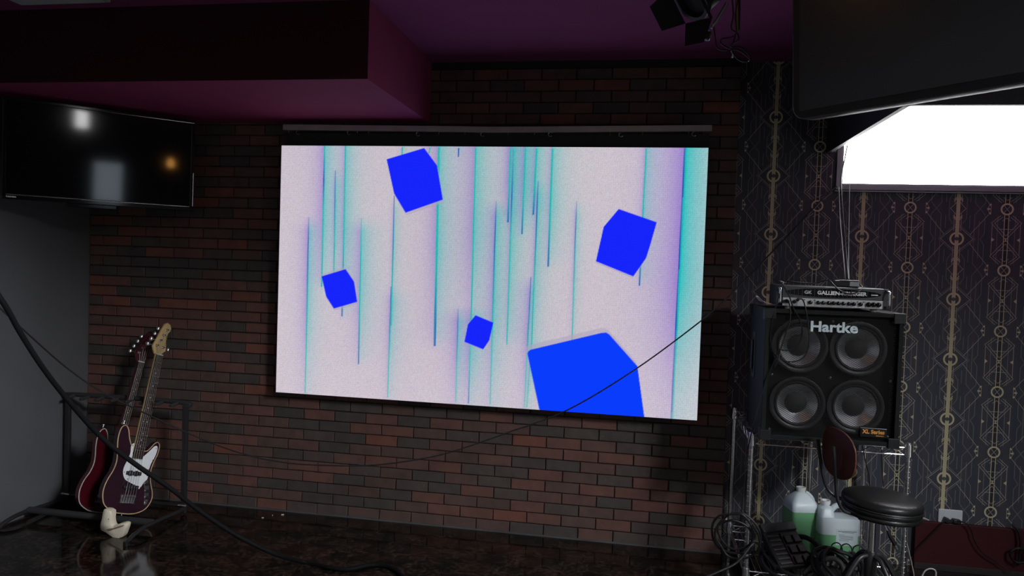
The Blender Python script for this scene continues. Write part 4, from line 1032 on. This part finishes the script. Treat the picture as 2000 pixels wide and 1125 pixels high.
cable('mains_cable', 'black mains lead sweeping from the socket down right across the red board', [P(1870, 1017, 4.36), P(1886, 1022, 4.345), P(1897, 1036, 4.345), P(1903, 1056, 4.345), P(1920, 1080, 4.345), P(1950, 1100, 4.345), P(1975, 1118, 4.33)], .0036)
cable('mains_cable', 'thick black cable hanging over the far right end of the red board', [P(1976, 1024, 4.36), P(1988, 1036, 4.35), P(1993, 1056, 4.345), P(1992, 1080, 4.345), P(1988, 1105, 4.345)], .0065)
coil('cable_loop', 'small black cable loop lying against the right end of the red board', P(1990, 1082, 4.335), (0, 1, .05), .040, 1.2, .007, .004)
cable('white_cable', 'white cable arching from the right shelf post to the red board', [P(1764, 1021, 4.30), P(1770, 1014, 4.31), P(1784, 1011, 4.33), P(1800, 1011, 4.345), P(1814, 1016, 4.36)], .0036, mat('cable_white', (.62, .60, .60), .5))
cable('grey_cable', 'grey cable dropping past the right shelf post', [P(1764, 1038, 4.20), P(1770, 1058, 4.18), P(1777, 1085, 4.15), P(1783, 1112, 4.12), P(1786, 1130, 4.10)], .0034, mat('cable_pale', (.30, .28, .28), .5))
cable('white_cable', 'small white cable loop on the floor below the red board', [P(1800, 1128, 4.0), P(1806, 1116, 4.0), P(1815, 1111, 4.0), P(1824, 1112, 4.0), P(1828, 1118, 4.0), P(1827, 1130, 4.0)], .0034, mat('cable_white', (.62, .60, .60)))
xl = thing('microphone_cable', 'grey microphone lead with connector hanging behind the stool column', 'cable', tuple(P(1722, 1012, 4.0)))
l0 = np.array(xl.location)
MB().tube(spline([P(1716, 990, 4.02)-l0, P(1722, 1010, 4.0)-l0, P(1729, 1028, 4.0)-l0, P(1735, 1040, 4.0)-l0], 5), .0034, 8).build('lead', mat('cable_pale', (.3, .28, .28)), xl, True)
MB().tube([P(1733, 1036, 4.0)-l0, P(1737, 1044, 4.0)-l0, P(1741, 1052, 4.0)-l0, P(1748, 1064, 4.0)-l0], [.005, .009, .0105, .0105], 12).build('connector', m_black, xl, True)
MB().tube([P(1748, 1064, 4.0)-l0, P(1752, 1072, 4.0)-l0], .0095, 12).build('metal_shell', m_steel, xl, True)
cable('thin_cable', 'thin black cable hanging behind the shelf left of the stool seat', [P(1680, 826, 4.33), P(1684, 868, 4.30), P(1690, 900, 4.30), P(1697, 930, 4.30), P(1700, 965, 4.30)], .0026)
cable('thin_cable', 'thin black cable hanging behind the shelf above the stool seat', [P(1706, 826, 4.33), P(1720, 870, 4.30), P(1722, 905, 4.30), P(1725, 950, 4.30)], .0022)
cable('white_cable', 'short white cable hanging below the shelf beside the backrest', [P(1661, 822, 4.33), P(1661, 868, 4.29), P(1662, 890, 4.28), P(1661, 930, 4.28)], .0042, mat('cable_white', (.62, .60, .60)))

# ================================================================== LONG CABLES ACROSS THE STAGE
hook = Vector((XL+.004, 2.45, 2.05))
cable('thick_cable', 'thick black cable sweeping down from the left wall past the basses to the floor',
      [tuple(hook), P(-90, 470, 2.35), P(0, 582, 2.42), P(40, 650, 2.5), P(85, 720, 2.6), P(140, 790, 2.72), P(200, 856, 2.85), P(262, 905, 2.95), P(330, 952, 3.05), P(400, 1005, 3.17), P(470, 1050, 3.27), P(540, 1083, 3.36), onZ(590, 1097, .011), onZ(640, 1108, .011), onZ(680, 1112, .011), onZ(720, 1104, .011), onZ(752, 1105, .011), onZ(778, 1118, .011), onZ(792, 1135, .011)], .0108, mat('cable_satin', (.006, .006, .007), .65, spec=.06), 'cable', 8, 10)
cable('thin_cable', 'long thin black cable sagging from the window corner across the video wall to the left',
      [tuple(hook+Vector((0, .12, -.1))), P(-90, 520, 2.62), P(0, 602, 2.75), P(60, 657, 2.9), P(130, 718, 3.08), P(200, 766, 3.22), P(300, 815, 3.38), P(400, 860, 3.52), P(480, 888, 3.6), P(560, 904, 3.68), P(640, 909, 3.74), P(720, 909, 3.8), P(800, 900, 3.85), P(880, 883, 3.9), P(1000, 842, 3.96), P(1110, 800, 4.0), P(1240, 722, 4.04), P(1365, 630, 4.08), P(1420, 582, 4.12), P(1510, 490, 4.22), P(1600, 395, 4.33), P(1634, 364, 4.38)], .0038, None, 'cable', 6, 6)
for i, (a, b_, s_) in enumerate(((513, 1012, .006), (552, 1006, .008), (532, 1007, .003))):
    q = onZ(a, b_, 0)
    tag(MB().box((q[0], q[1], .003), (s_*2, s_, .005), Matrix.Rotation(.5*i, 3, 'Z'), .001).build('plaster_crumb', mat('crumb_white', (.6, .6, .58), .8)), ('white crumb on the floor before the bricks, nearest the rack', 'largest white crumb lying on the floor before the bricks', 'tiniest white speck between two crumbs on the floor')[i], 'crumb')

# ================================================================== WARM PENDANT BEHIND THE CAMERA
m_bulb = emission('warm_bulb', (1, .45, .10), LAMP)
pn = thing('pendant_lamp', 'warm filament pendant lamp hanging in the hall behind the stage', 'lamp', (1.60, .90, HALL)); dz = 2.25-HALL+.06
MB().cyl((0, 0, -.01), (0, 0, dz), .004, 8).lathe([(.05, 0), (.05, -.015), (.001, -.02)], 16).build('cord', m_rubber, pn)
MB().lathe([(.02, dz+.02), (.022, dz-.02), (.012, dz-.03)], 16).build('socket', m_blackmetal, pn)
MB().lathe([(.012, dz-.025), (.03, dz-.05), (.045, dz-.09), (.035, dz-.13), (.001, dz-.145)], 20).build('bulb', m_bulb, pn, True)
dn = thing('downlight', 'small warm downlight set in the stage ceiling above the viewpoint', 'ceiling light', (-.17, 2.2, CEIL))
MB().lathe([(.028, 0), (.05, 0), (.05, -.008), (.028, -.012)], 20).build('ring', m_steel, dn, True)
MB().lathe([(.001, -.004), (.027, -.004)], 20).build('bulb', emission('warm_downlight', (1, .5, .15), LAMP*12), dn)
